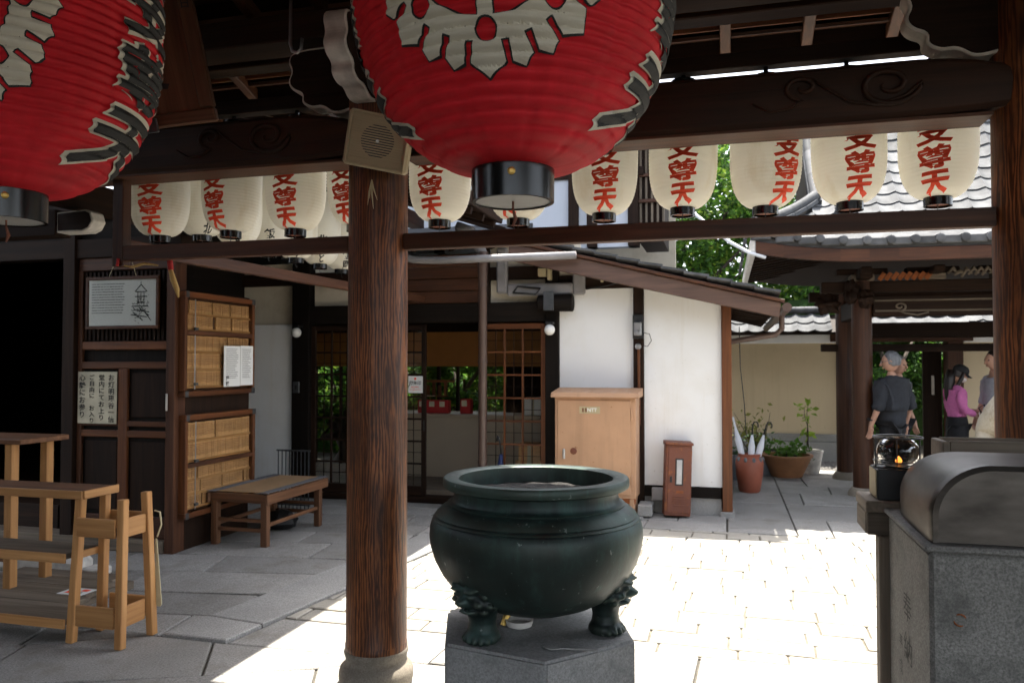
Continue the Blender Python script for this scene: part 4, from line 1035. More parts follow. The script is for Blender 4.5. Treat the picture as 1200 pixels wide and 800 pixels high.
# door bay
box('lintel', 'black_wood_x', off, -4.688, -1.872, OY-.04, OY+.10, 2.0, 2.21); box('threshold', 'dark_wood_x', off, -4.688, -1.872, OY-.03, OY+.16, -.01, .055)
box('head_beam', 'dark_wood_x', off, -6.6, -1.86, OY-.02, OY+.12, 2.46, 2.60)
box('wall_panel', 'old_plaster', off, -4.66, -3.56, OY+.03, OY+.08, 2.212, 2.458, 0); box('wall_panel', 'old_plaster', off, -6.5, -4.93, OY+.03, OY+.08, 2.0, 2.72, 0)
for i in range(4): box('board', 'brown_wood_x', off, -3.54, -2.56, OY-.06, OY-.02, 2.215+.135*i, 2.345+.135*i, .004)
box('board_post', 'dark_wood_z', off, -2.56, -2.50, OY-.08, OY, 2.212, 2.9)
box('wall_panel', 'old_plaster', off, -2.50, -1.872, OY+.03, OY+.08, 2.212, 2.458, 0); box('wall_panel', 'old_plaster', off, -2.50, -1.5, OY+.03, OY+.08, 2.602, 3.0, 0)
MB().tube([(-1.93, 8.28, 2.185), (-1.55, 8.28, 2.185)], [.085, .095], 20).build('log_end', 'black_wood_x', off, .01, .6)
box('log_strap', 'iron', off, -1.85, -1.74, 8.17, 8.20, 2.1, 2.30)
# lower roof over the doors and upper storey
MB().prism([(8.02, 2.80), (9.3, 3.16), (9.3, 3.24), (8.0, 2.88)], 'x', -7.0, -2.22).build('eave_roof', 'roof_tile', off, .006)
for i in range(11): MB().bar((-6.8+.44*i, 8.05, 2.775), (-6.8+.44*i, 8.5, 2.90), .05, .055).build('eave_rafter', 'dark_wood_y', off, .003)
box('upper_wall', 'bluish_plaster', off, -8, -1.02, 9.25, 9.4, 2.9, 4.5, 0)
for x in (-7.0, -5.2, -3.4, -1.72, -1.50, -1.02): box('upper_post', 'dark_wood_z', off, x-.06, x+.06, 9.20, 9.41, 2.9, 4.5)
for z in (3.0, 3.72): box('upper_beam', 'dark_wood_x', off, -8, -.9, 9.215, 9.245, z, z+.10)
box('upper_side', 'dark_wood_z', off, -.96, -.68, 9.30, 10.2, 2.95, 4.5)
for i in range(5): box('eave_slat', 'grey_wood_z', off, -.95+.065*i, -.925+.065*i, 9.26, 9.298, 3.0, 4.3, .002)
for z in (3.12, 3.4, 3.7): box('eave_rail', 'brown_wood_x', off, -.96, -.66, 9.235, 9.259, z, z+.04)
MB().prism([(8.72, 4.42), (10.6, 5.1), (12.4, 4.42), (12.4, 4.55), (10.6, 5.25), (8.70, 4.55)], 'x', -8.4, -.55).build('upper_roof', 'roof_tile', off, .01)
box('upper_back', 'old_plaster', off, -8, -.7, 11.9, 12.0, 2.9, 4.4, 0)
# room behind the doors
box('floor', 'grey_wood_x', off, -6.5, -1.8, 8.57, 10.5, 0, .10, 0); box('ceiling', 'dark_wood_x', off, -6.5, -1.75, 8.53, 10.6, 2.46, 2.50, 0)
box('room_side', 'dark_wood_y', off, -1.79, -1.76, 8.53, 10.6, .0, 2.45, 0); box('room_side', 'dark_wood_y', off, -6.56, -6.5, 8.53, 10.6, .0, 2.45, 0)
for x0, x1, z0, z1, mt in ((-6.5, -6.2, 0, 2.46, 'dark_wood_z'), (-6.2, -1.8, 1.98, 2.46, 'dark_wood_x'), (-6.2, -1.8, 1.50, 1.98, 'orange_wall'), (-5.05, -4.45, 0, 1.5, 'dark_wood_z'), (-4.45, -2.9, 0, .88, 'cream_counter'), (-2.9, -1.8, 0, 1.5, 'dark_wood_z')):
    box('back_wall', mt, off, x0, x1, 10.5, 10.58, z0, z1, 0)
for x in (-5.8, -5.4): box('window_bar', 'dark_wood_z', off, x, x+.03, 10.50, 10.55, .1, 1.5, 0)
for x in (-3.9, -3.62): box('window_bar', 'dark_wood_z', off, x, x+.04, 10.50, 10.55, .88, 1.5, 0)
def lattice_door(label_y, x0, x1, y, mat, nthick=2, rows=7):
    d = box('lattice_door', mat+'z', off, x0, x0+.055, y-.015, y+.015, .06, 1.98, .003)
    box('stile', mat+'z', d, x1-.055, x1, y-.015, y+.015, .06, 1.98, .003)
    for z0, z1 in ((.06, .16), (1.92, 1.98)): box('rail', mat+'x', d, x0+.056, x1-.056, y-.015, y+.015, z0, z1, .003)
    W = x1-x0-.11
    for i in range(1, nthick+1): xx = x0+.055+W*i/(nthick+1); box('muntin', mat+'z', d, xx-.011, xx+.011, y-.012, y+.010, .161, 1.919, .002)
    for j in range(1, rows): zz = .16+1.76*j/rows; box('cross_bar', mat+'x', d, x0+.056, x1-.056, y-.010, y+.011, zz-.010, zz+.010, .002)
    for i in range(nthick+1): xx = x0+.055+W*(i+.5)/(nthick+1); box('thin_bar', 'dark_wood_z', d, xx-.004, xx+.004, y+.003, y+.012, .161, 1.919, 0)
    for j in range(rows): zz = .16+1.76*(j+.5)/rows; box('thin_bar', 'dark_wood_x', d, x0+.056, x1-.056, y+.004, y+.012, zz-.003, zz+.003, 0)
    MB().box(x0+.05, x1-.05, y+.013, y+.016, .15, 1.93).build('pane', 'pane_glass', d)
    return d
lattice_door('', -4.685, -3.97, OY+.02, 'dark_wood_'); dd = lattice_door('', -3.985, -3.27, OY+.06, 'dark_wood_'); box('handle', 'black_metal', dd, -3.30, -3.285, OY+.035, OY+.044, .78, .90, .002)
lattice_door('', -2.60, -1.875, OY+.02, 'red_wood_')
box('door_lock', 'steel', off, -2.585, -2.565, OY-.004, OY+.004, .80, .92, .002)
# counter and goods inside
ct = thing('office_counter', 'beige reception counter inside the open office doorway', 'counter', (-3.2, 9.6, .1)); box('front', 'cream_counter', ct, -4.2, -2.2, 9.6, 9.64, .101, .86, 0); box('top', 'cream_counter', ct, -4.2, -2.2, 9.56, 10.1, .861, .90, .004)
rr = random.Random(8)
def goods(nm, lb, x, w, z0, h, mt, d=.1, n=3):
    t = thing(nm, lb, 'box', (x, 9.75, .9)); box('case', mt, t, x, x+w, 9.68, 9.68+d, z0, z0+h, .004)
    for i in range(n): box('tag', 'paper_old', t, x+.02+i*w/n, x+.02+i*w/n+w/n*.5, 9.674, 9.679, z0+h*.5, z0+h*.9, 0)
goods('charm_box', 'red box of charms at the left end of the office counter', -3.86, .42, .901, .17, 'red_cloth')
goods('charm_stand', 'dark red charm stand at the right of the office counter', -3.28, .14, .901, .19, 'red_cloth', .1, 1)
goods('charm_rack', 'wooden rack of hanging charms above the red charm box', -3.84, .40, 1.11, .02, 'red_wood_x', .03, 1)
for i in range(5): box('hanging_charm', 'red_wood_z', bpy.data.objects['charm_rack'], -3.82+.08*i, -3.775+.08*i, 9.68, 9.69, 1.131, 1.30-.04*(i % 2), 0)
box('hanging_bar', 'red_wood_x', bpy.data.objects['charm_rack'], -3.88, -3.36, 9.69, 9.70, 1.30, 1.33, 0)
for i, (x, z, w, h, mt, lb) in enumerate(((-2.42, .901, .22, .22, 'paper_white', 'white carton on the counter behind the right lattice door'), (-2.40, .101, .34, .30, 'bamboo_board', 'brown carton on the floor behind the right lattice door'), (-2.36, .402, .26, .2, 'bamboo_board', 'small brown carton stacked on the larger carton behind the lattice door'))):
    t = thing('carton', lb, 'box', (x, 9.2, z)); yy = 9.62 if i == 0 else 9.1; box('case', mt, t, x, x+w, yy, yy+.25, z, z+h, .004); box('tape', 'paper_old', t, x+w*.42, x+w*.58, yy-.002, yy-.0005, z, z+h, 0)
# office paper sign
sg = thing('paper_sign', 'white paper sign with red dot taped to the sliding lattice door', 'sign', (-3.39, 8.43, 1.22)); box('sheet', 'paper_white', sg, -3.475, -3.30, 8.425, 8.428, 1.21, 1.40, 0)
MB().lathe([(.014, 0), (.014, .001)], seg=16).xf(Matrix.Translation((-3.39, 8.4245, 1.37)) @ Matrix.Rotation(pi/2, 4, 'X')).build('red_dot', 'ink_red', sg)
for tx, s, z in (('御朱印', .048, 1.32), ('受付 御守り', .019, 1.275), ('どうぞお入り下さい', .015, 1.245)): flat('writing', line(tx, s, .02), 'ink_black' if s > .03 else 'ink_red', sg, lambda u, v, z=z: (-3.39+u, 8.4243, z+v))
# globe lamps
for x, lb in ((-4.80, 'white globe lamp on the dark post left of the lattice doors'), (-1.80, 'white globe lamp on the dark post right of the lattice doors')):
    t = thing('globe_lamp', lb, 'lamp', (x, 8.28, 1.9), 'globe lamps on the office posts'); MB().ball((x, 8.26, 1.90), .058, 20, 14).build('globe', 'globe_glass', t, 0, True)
    box('mount', 'black_metal', t, x-.04, x+.04, 8.23, 8.348, 1.957, 1.985, .004)
sw = thing('switch_box', 'small dark switch box on the office post left of the doors', 'switch', (-4.8, 8.34, 1.2)); box('case', 'iron', sw, -4.88, -4.80, 8.325, 8.348, 1.20, 1.33, .004); box('button', 'black_metal', sw, -4.855, -4.825, 8.32, 8.3245, 1.24, 1.29, .002)
# downspout, pipes, duct
dp = thing('drain_pipe', 'brown rain pipe running down the front of the office doorway', 'pipe', (-2.47, 8.1, 0))
MB().tube([(-2.47, 8.02, 2.72), (-2.47, 8.02, 2.45), (-2.475, 8.04, 2.38), (-2.475, 8.04, 0.02)], [.06, .048, .046, .046], 14).build('pipe', 'pipe_brown', dp, 0, .8)
for z in (1.55, 2.36, .5): MB().tube([(-2.475, 8.04, z), (-2.475, 8.04, z+.03)], .051, 14).build('collar', 'pipe_brown', dp)
MB().tube([(-2.47, 8.02, 2.70), (-2.60, 8.0, 2.95), (-2.75, 8.0, 3.0)], .055, 12).build('upper_bend', 'pipe_grey', dp, 0, True)
hp_ = thing('rain_gutter_pipe', 'grey horizontal rain pipe crossing above the office doors', 'pipe', (-2.5, 7.9, 2.6))
MB().tube([(-3.6, 7.9, 2.80), (-3.45, 7.9, 2.72), (-3.2, 7.9, 2.645), (-2.9, 7.9, 2.63), (-1.45, 7.9, 2.635)], .04, 12).build('pipe', 'pipe_grey', hp_, 0, True)
dc = thing('cable_duct', 'grey square cable duct on the plaster above the lattice door', 'duct', (-2.2, 8.35, 2.3))
for a in ((-2.40, -2.28, 8.29, 8.37, 2.30, 2.80), (-2.279, -1.56, 8.28, 8.36, 2.27, 2.40), (-1.559, -1.43, 8.29, 8.37, 2.27, 2.62)): box('duct', 'pipe_grey', dc, *a, .02)
MB().tube([(-2.2, 8.25, 2.30), (-1.95, 8.25, 2.28), (-1.9, 8.26, 2.34), (-2.15, 8.26, 2.37), (-2.2, 8.25, 2.30)], .012, 6).build('cable_coil', 'black_metal', dc, 0, True)
MB().tube([(-1.42, 8.34, 2.33), (-1.2, 8.34, 2.36), (-1.05, 8.34, 2.40), (-.8, 8.34, 2.32), (-.3, 8.34, 2.20)], .008, 6).build('cable', 'black_metal', dc, 0, True)
jb = thing('junction_box', 'pair of small cream junction boxes above the lattice door', 'electric box', (-1.9, 8.3, 2.45)); box('case', 'beige_plastic', jb, -1.93, -1.84, 8.26, 8.33, 2.47, 2.56, .006); box('case', 'beige_plastic', jb, -1.825, -1.785, 8.25, 8.33, 2.43, 2.57, .006)
js = thing('small_plate', 'tiny cream plate on the dark beam above the white wall', 'plate', (-1.25, 8.36, 2.4)); box('plate', 'beige_plastic', js, -1.27, -1.24, 8.362, 8.369, 2.40, 2.46, .002)
em = thing('electric_meter', 'round electric meter with grey box on the middle wall post', 'meter', (-.87, 8.3, 1.7))
box('back_board', 'black_metal', em, -.93, -.82, 8.315, 8.348, 1.80, 2.05, .004); box('case', 'steel', em, -.915, -.835, 8.26, 8.314, 1.83, 1.97, .01)
for z, r_ in ((1.86, .03), (1.72, .032)): MB().lathe([(r_, 0), (r_, .03), (r_*.6, .045)], seg=20).xf(Matrix.Translation((-.875, 8.275 if z > 1.8 else 8.345, z)) @ Matrix.Rotation(pi/2, 4, 'X')).build('dial', 'steel', em, 0, .5)
MB().tube([(-.82, 8.33, 1.86), (-.76, 8.34, 1.85), (-.74, 8.345, 1.78), (-.78, 8.345, 1.72), (-.83, 8.34, 1.73)], .004, 5).build('cable', 'black_metal', em, 0, True)
# tan utility cabinet
cab = thing('utility_cabinet', 'tan metal utility cabinet with sloped cap against the white wall', 'cabinet', (-1.27, 8.1, 0))
box('case', 'tan_paint', cab, -1.685, -.865, 7.98, 8.34, .20, 1.20, .006); box('door', 'tan_paint', cab, -1.655, -.915, 7.966, 7.979, .235, 1.175, .005)
MB().prism([(7.93, 1.20), (8.35, 1.20), (8.35, 1.29), (7.95, 1.25)], 'x', -1.72, -.83).build('cap', 'tan_paint', cab, .006)
for x in (-1.66, -.93): box('leg', 'tan_paint', cab, x, x+.045, 7.98, 8.3, .02, .199, .004)
box('base_rail', 'rust', cab, -1.68, -.87, 7.985, 8.0, .15, .199, .003)
box('hinge', 'tan_paint', cab, -.912, -.895, 7.962, 7.98, .98, 1.10, .003); box('hinge', 'tan_paint', cab, -.912, -.895, 7.962, 7.98, .32, .44, .003)
box('name_plate', 'beige_plastic', cab, -1.43, -1.22, 7.962, 7.9655, 1.04, 1.11, .002)
for x in (-1.40, -1.37): box('emblem', 'rust_brown', cab, x, x+.016, 7.9595, 7.9618, 1.055, 1.095, 0)
flat('lettering', line('NTT', .05, .02), 'paper_white', cab, lambda u, v: (-1.30+u, 7.9612, 1.075+v))
box('handle', 'steel', cab, -1.60, -1.575, 7.94, 7.9655, .58, .68, .006); MB().lathe([(.034, 0), (.034, .006), (.02, .012)], seg=24).xf(Matrix.Translation((-1.49, 7.966, .66)) @ Matrix.Rotation(pi/2, 4, 'X')).build('lock_dial', 'rust_brown', cab, 0, .5)
cbk = thing('concrete_pad', 'concrete pad block under the tan cabinet', 'pad', (-1, 8.2, 0)); box('block', 'foundation_stone', cbk, -1.72, -.80, 7.96, 8.36, -.02, .018, .006); box('block', 'foundation_stone', cbk, -.86, -.72, 8.05, 8.33, .019, .13, .008)
lk = thing('narrow_locker', 'narrow rusty brown metal locker with a slim window leaning by the white wall', 'locker', (0, 0, 0)); ORIG.pop(lk)
box('case', 'rust_brown', lk, -.13, .13, -.08, .08, 0, .70, .006); MB().prism([(-.10, .70), (.09, .70), (.09, .745), (-.10, .725)], 'x', -.14, .14).build('cap', 'rust_brown', lk, .004)
box('door', 'rust_brown', lk, -.105, .115, -.088, -.081, .03, .68, .003); box('window_frame', 'black_metal', lk, -.035, .045, -.092, -.0885, .30, .57, .003); box('window', 'steel', lk, -.022, .032, -.095, -.0925, .315, .555, .002)
for i in range(5): box('louvre', 'rust_brown', lk, -.055, .065, -.094, -.0885, .10+.022*i, .11+.022*i, .001)
box('rust_patch', 'rust', lk, -.02, .05, -.090, -.0883, .225, .25, 0); box('handle', 'black_metal', lk, -.085, -.065, -.10, -.0885, .33, .39, .002)
lk.location = (-.49, 8.21, .02); lk.rotation_euler = (radians(-4), radians(2.5), radians(12))
gb_ = thing('grey_socket_box', 'small grey outdoor box low on the wall behind the locker', 'electric box', (-.68, 8.35, .15)); box('case', 'pipe_grey', gb_, -.74, -.62, 8.29, 8.379, .14, .27, .006); box('lid', 'pipe_grey', gb_, -.735, -.625, 8.28, 8.289, .15, .265, .004)
# blue umbrella at the lattice door
ub = thing('blue_umbrella', 'furled navy umbrella hooked on the right lattice door', 'umbrella', (-2.36, 8.35, .2))
MB().tube([(-2.34, 8.36, .18), (-2.35, 8.35, .26), (-2.365, 8.34, .45), (-2.36, 8.345, .56)], [.008, .026, .034, .018], 9).build('canopy', 'umbrella_blue', ub, 0, True)
MB().tube([(-2.36, 8.345, .55), (-2.37, 8.345, .66), (-2.385, 8.345, .74), (-2.40, 8.345, .76), (-2.405, 8.345, .70)], [.007, .007, .011, .011, .008], 8).build('handle', 'black_metal', ub, 0, True)
# ================================================================ tiled pavilion gate on the right
pv = thing('pavilion_gate', 'open timber pavilion with a curved silver tiled roof at the right', 'pavilion', (3.05, 10.8, 0))
for x in (1.55, 4.55):
    for y in (10.1, 11.5):
        p = MB().lathe([(.115, .10), (.116, .14), (.112, 2.6)], (x, y, 0), 16).build('pillar', 'brown_wood_z', pv, 0, .6)
        MB().lathe([(.17, -.02), (.175, .03), (.15, .07), (.14, .085), (.125, .10)], (x, y, 0), 24).build('stone_base', 'base_stone', p, 0, .8)
for y in (10.1, 11.5):
    z = 2.09 if y < 11 else 1.88
    box('tie_beam', 'dark_wood_x', pv, 1.66, 4.44, y-.07, y+.07, z, z+.20 if y > 11 else z+.24, .01)
    if y < 11:
        box('beam_moulding', 'grey_wood_x', pv, 1.68, 4.42, y-.085, y-.071, z+.05, z+.075, .006); box('beam_moulding', 'grey_wood_x', pv, 1.68, 4.42, y-.085, y-.071, z+.17, z+.195, .006)
        t = swirl(1.95, 2.20, y-.08, .07, -1, 1.3, [(-.06, -.03), (-.18, -.05), (-.3, -.02)]); MB().tube(t, [.012]*len(t), 6).build('carving', 'grey_wood_x', pv, 0, True)
    box('tie_beam', 'dark_wood_x', pv, 1.10, 5.0, y-.08, y+.08, 2.37, 2.50, .01)
    if y > 11: box('tie_beam', 'dark_wood_x', pv, 1.25, 4.85, y-.06, y+.06, 1.70, 1.80, .01)
for x in (1.55, 4.55): box('side_beam', 'dark_wood_y', pv, x-.06, x+.06, 10.22, 11.38, 2.09, 2.31, .01); box('side_beam', 'dark_wood_y', pv, x-.07, x+.07, 9.75, 11.9, 2.51, 2.63, .01)
# bracket clusters with carved noses
def lump(seed, c, r3, n=5):
    rr = random.Random(seed); ws = [(Vector((rr.gauss(0, 1), rr.gauss(0, 1), rr.gauss(0, 1)))*(2.5+1.6*i), rr.uniform(0, 6), .16/(1+.45*i)) for i in range(7)]
    q = MB().ball((0, 0, 0), 1, 30, 20); out = []
    for p in q.v:
        v = Vector(p); k = .82+sum(am*sin(w.dot(v)+ph) for w, ph, am in ws); out.append((c[0]+r3[0]*v.x*k, c[1]+r3[1]*v.y*k, c[2]+r3[2]*v.z*k))
    q.v = out; return q
lump(1, (1.42, 9.92, 2.36), (.10, .14, .13), 7).build('carved_beast', 'dark_wood_z', pv, 0, .9); lump(2, (1.18, 10.1, 2.24), (.16, .10, .12), 6).build('carved_nose', 'dark_wood_x', pv, 0, .9)
lump(3, (1.56, 9.86, 2.28), (.09, .12, .12), 6).build('carved_beast', 'dark_wood_z', pv, 0, .9)
for i, x in enumerate((1.55, 2.3, 3.05, 3.8, 4.55)):
    box('bracket_block', 'grey_wood_x', pv, x-.13, x+.13, 9.99, 10.21, 2.502, 2.58, .012); box('bracket_arm', 'dark_wood_x', pv, x-.28, x+.28, 10.03, 10.17, 2.581, 2.65, .012); box('bracket_arm', 'dark_wood_y', pv, x-.06, x+.06, 9.72, 10.0, 2.56, 2.64, .012)
m = MB(); rr = random.Random(6)
for i in range(26): m.tube([(2.45+.07*i, 10.02, 2.55+rr.uniform(-.03, .03)), (2.5+.07*i, 9.99, 2.60+rr.uniform(-.03, .04)), (2.56+.07*i, 10.02, 2.56)], [.015, .028, .012], 6)
tag(m.build('carved_frieze', 'grey_wood_x', pv, 0, True), kind='stuff')
for i in range(8): MB().bar((1.72+.07*i, 9.96, 2.505), (1.78+.07*i, 9.96, 2.585), .05, .012, (0, 1, 0)).build('frieze_panel', 'rust', pv, .003)
EX0, EX1, EY = .27, 5.83, 8.8
def rzf(x, s):
    d = min(x-EX0, EX1-x); up = .13*max(0, 1-d/1.2)**2*max(0, 1-s/1.5)
    return 2.80+.50*s+.20*s*s+up
def hipx(s): return EX0+.06+min(s, .75)*.9
# roof deck
nx, ns_ = 40, 12; vs = []; fs = []
for j in range(ns_+1):
    s = 2.0*j/ns_
    for i in range(nx+1):
        a = hipx(s)-.06; x = a+(EX0+EX1-2*a)*i/nx; vs.append((x, EY+s, rzf(x, s)-.03))
n0 = len(vs); vs += [(x, y, z-.05) for x, y, z in vs]
for j in range(ns_):
    for i in range(nx):
        a = j*(nx+1)+i; fs += [(a, a+1, a+nx+2, a+nx+1), (n0+a+1, n0+a, n0+a+nx+1, n0+a+nx+2)]
for i in range(nx): fs.append((i+1, i, n0+i, n0+i+1))
MB().add(vs, fs).build('front_slope', 'roof_tile', pv, 0, .8)
fs2 = []; vs2 = [(x, 2*(EY+2.0)-y, z) for x, y, z in vs]; MB().add(vs2, [f[::-1] for f in fs]).build('rear_slope', 'roof_tile', pv, 0, .8)
for xs in (0, 1):
    pts = []; X = lambda s: (hipx(s)-.06) if xs == 0 else EX0+EX1-(hipx(s)-.06)
    a = [(X(0), EY, rzf(EX0, 0)-.04), (X(.75), EY+.75, rzf(EX0+.7, .75)-.04), (X(.75), EY+3.25, rzf(EX0+.7, .75)-.04), (X(0), EY+4, rzf(EX0, 0)-.04)]
    MB().add(a+[(p[0], p[1], p[2]-.06) for p in a], [(0, 1, 2, 3), (7, 6, 5, 4), (0, 3, 7, 4)]).build('hip_slope', 'roof_tile', pv); MB().add([(p[0], p[1], p[2]-.065) for p in a]+[(p[0], p[1], p[2]-.085) for p in a], [(0, 1, 2, 3), (7, 6, 5, 4), (0, 4, 5, 1), (1, 5, 6, 2)]).build('hip_soffit', 'dark_wood_y', pv)
    MB().add([(X(.75), EY+.75, 3.0), (X(.75), EY+3.25, 3.0), (X(.75), EY+2, rzf(2, 2)-.05)], [(0, 1, 2)]).build('gable_wall', 'dark_wood_z', pv)
# tiles, one object each
tw_, tl_ = .225, .25
me = pantile(.235, .275, .030); disc = MB().lathe([(.042, 0), (.042, .03), (.03, .036)], seg=14).xf(Matrix.Rotation(pi/2, 4, 'X')).mesh('eave_disc', 0, .5)
col0 = 0
while EX0+.10+tw_*col0 < 4.1:
    x = EX0+.12+tw_*col0; s = .08; rowi = 0
    while s < 2.0:
        if x > hipx(s)-.02:
            sl = (rzf(x, s+.05)-rzf(x, s-.05))/.1; a = math.atan(sl)
            o = mk('roof_tile', me, 'roof_tile', pv); o.matrix_basis = Matrix.Translation((x, EY+s, rzf(x, s)+.030)) @ Matrix.Rotation(a, 4, 'X')
            if rowi == 0:
                d_ = mk('eave_disc', disc, 'roof_tile', pv); d_.matrix_basis = Matrix.Translation((x+.115, EY-.05, rzf(x, 0)-.005))
                e_ = MB().box(-.10, .09, -.015, .012, -.065, .018).build('eave_tile', 'roof_tile', pv, .01); e_.matrix_basis = Matrix.Translation((x, EY-.035, rzf(x, 0)+.01))
        s += .225*cos(math.atan(.5+.4*s)); rowi += 1
    col0 += 1
def ridge(pts, r_, nm='ridge_tile'):
    for i in range(len(pts)-1):
        a, b = Vector(pts[i]), Vector(pts[i+1])
        MB().tube([a, b+(b-a)*.12], [r_, r_*1.06], 12).build(nm, 'roof_tile', pv, 0, .8)
        MB().bar(a-Vector((0, 0, r_)), b-Vector((0, 0, r_)), r_*2.4, r_*.9).build('ridge_course', 'roof_tile', pv, .006)
ridge([(hipx(.75*k/5)-.03, EY+.75*k/5, rzf(hipx(.75*k/5), .75*k/5)+.13) for k in range(6)], .055)
ridge([(1.00, EY+.75+1.25*k/7, rzf(1.0, .75+1.25*k/7)+.12) for k in range(8)], .055)
ridge([(1.27, EY+.60+1.4*k/8, rzf(1.27, .6+1.4*k/8)+.14) for k in range(9)], .055)
ridge([(.9+.3*k, EY+2.0, rzf(2, 2)+.12) for k in range(15)], .08)
lump(9, (1.27, EY+.50, rzf(1.27, .5)+.10), (.11, .06, .12), 5).build('ridge_ornament', 'roof_tile', pv, 0, .9); lump(10, (EX0-.0, EY-.02, rzf(EX0, 0)+.10), (.05, .06, .05), 5).build('ridge_ornament', 'roof_tile', pv, 0, .9)
# eave timber
for k in range(20):
    x0 = EX0+.05+.278*k; x1 = x0+.278
    MB().add([(x0, EY-.01, rzf(x0, 0)-.21), (x1, EY-.01, rzf(x1, 0)-.21), (x1, EY-.01, rzf(x1, 0)-.085), (x0, EY-.01, rzf(x0, 0)-.085), (x0, EY+.07, rzf(x0, 0)-.21), (x1, EY+.07, rzf(x1, 0)-.21), (x1, EY+.07, rzf(x1, 0)-.085), (x0, EY+.07, rzf(x0, 0)-.085)],
             [(0, 1, 2, 3), (5, 4, 7, 6), (4, 5, 1, 0), (3, 2, 6, 7)]).build('eave_board', 'brown_wood_x', pv)
for k in range(26):
    x = EX0+.12+.212*k
    MB().bar((x, EY+.08, rzf(x, 0)-.16), (x, 11.0, 2.98 if x > 1 else 2.96), .05, .06).build('rafter', 'dark_wood_y', pv, .003)
for ya, yb, tag2 in ((EY+.06, 11.0, 0), (EY+3.94, 11.0, 1)):
    m = MB(); K = 24
    for k in range(K+1):
        x = EX0+.02+(EX1-EX0-.04)*k/K; za = rzf(x, 0)-.10; zb = 3.02; m.v += [(x, ya, za), (x, yb, zb), (x, ya, za+.02), (x, yb, zb+.02)]
    for k in range(K): a = 4*k; m.f += [(a, a+4, a+5, a+1), (a+2, a+3, a+7, a+6)]
    m.build('soffit', 'dark_wood_x', pv)
MB().bar((EX0+.02, EY, rzf(EX0, 0)-.15), (EX0+.02, EY+4, rzf(EX0, 0)-.15), .06, .14).build('side_eave_board', 'paint_white', pv, .006)
for k in range(12):
    y = EY+.2+.3*k; MB().bar((EX0+.06, y, rzf(EX0, 0)-.17), (1.5, y, 2.97), .05, .06).build('side_rafter', 'dark_wood_x', pv, .003)
for k in range(10):
    y = EY+.15+.4*k; o = mk('eave_disc', disc, 'roof_tile', pv); o.matrix_basis = Matrix.Translation((EX0-.03, y, rzf(EX0, 0)+.0)) @ Matrix.Rotation(-pi/2, 4, 'Z')
cw = thing('white_cable', 'white cable pole slanting through the air before the pavilion eave', 'cable', (.2, 9, 3))
MB().tube([(-.62, 8.9, 3.45), (-.25, 8.9, 3.12), (.05, 8.85, 2.85), (.25, 8.8, 2.72), (.42, 8.8, 2.66)], .018, 8).build('cable', 'cable_white', cw, 0, True)

# ================================================================ cream courtyard wall with tiled cap and its doorway
def yard_wall(label, x0, x1):
    t = thing('courtyard_wall', label, 'wall', ((x0+x1)/2, 13.6, 0), 'cream tile-capped walls')
    box('plaster', 'cream_plaster', t, x0, x1, 13.52, 13.8, .30, 1.86, 0); box('stone_foot', 'foundation_stone', t, x0, x1, 13.40, 13.9, -.02, .30, .01); box('ledge', 'foundation_stone', t, x0, x1, 13.44, 13.88, .302, .42, .01)
    box('white_band', 'white_plaster', t, x0, x1, 13.46, 13.86, 1.861, 2.0, .01)
    MB().prism([(13.25, 2.03), (13.66, 2.32), (14.07, 2.03), (14.07, 2.0), (13.25, 2.0)], 'x', x0, x1).build('cap_core', 'dark_wood_x', t)
    n = int((x1-x0)/.25); me = pantile(.26, .27, .032)
    for i in range(n):
        for j in range(2):
            o = mk('roof_tile', me, 'roof_tile', t); o.matrix_basis = Matrix.Translation((x0+.125+.25*i, 13.33+.20*j, 2.115+.141*j)) @ Matrix.Rotation(math.atan(.7), 4, 'X')
    for i in range(int((x1-x0)/.3)): MB().tube([(x0+.3*i, 13.66, 2.40), (x0+.3*i+.31, 13.66, 2.40)], .06, 10).build('ridge_tile', 'roof_tile', t, 0, .7)
yard_wall('cream plastered wall with silver tile cap left of the far doorway', -3.4, 1.74); yard_wall('cream plastered wall with silver tile cap right of the far doorway', 3.50, 7.2)
dg = thing('wall_doorway', 'dark timber doorway in the cream wall with greenery beyond', 'doorway', (2.6, 13.6, 0))
box('post', 'brown_wood_z', dg, 1.75, 1.95, 13.45, 13.75, 0, 1.88); box('post', 'brown_wood_z', dg, 3.28, 3.49, 13.45, 13.75, 0, 1.88); box('lintel', 'brown_wood_x', dg, 1.60, 3.62, 13.42, 13.78, 1.882, 2.04)
box('door_leaf', 'dark_wood_z', dg, 3.0, 3.27, 13.80, 13.85, .05, 1.86); box('name_board', 'paint_white', dg, 3.12, 3.16, 13.785, 13.797, 1.05, 1.35, .003)
MB().prism([(13.2, 2.10), (13.6, 2.36), (14.0, 2.10), (14.0, 2.05), (13.2, 2.05)], 'x', 1.745, 3.495).build('roof_core', 'dark_wood_x', dg)
for i in range(7):
    for j in range(2): o = mk('roof_tile', pantile(.26, .27, .032), 'roof_tile', dg); o.matrix_basis = Matrix.Translation((1.87+.25*i, 13.28+.2*j, 2.19+.141*j)) @ Matrix.Rotation(math.atan(.65), 4, 'X')

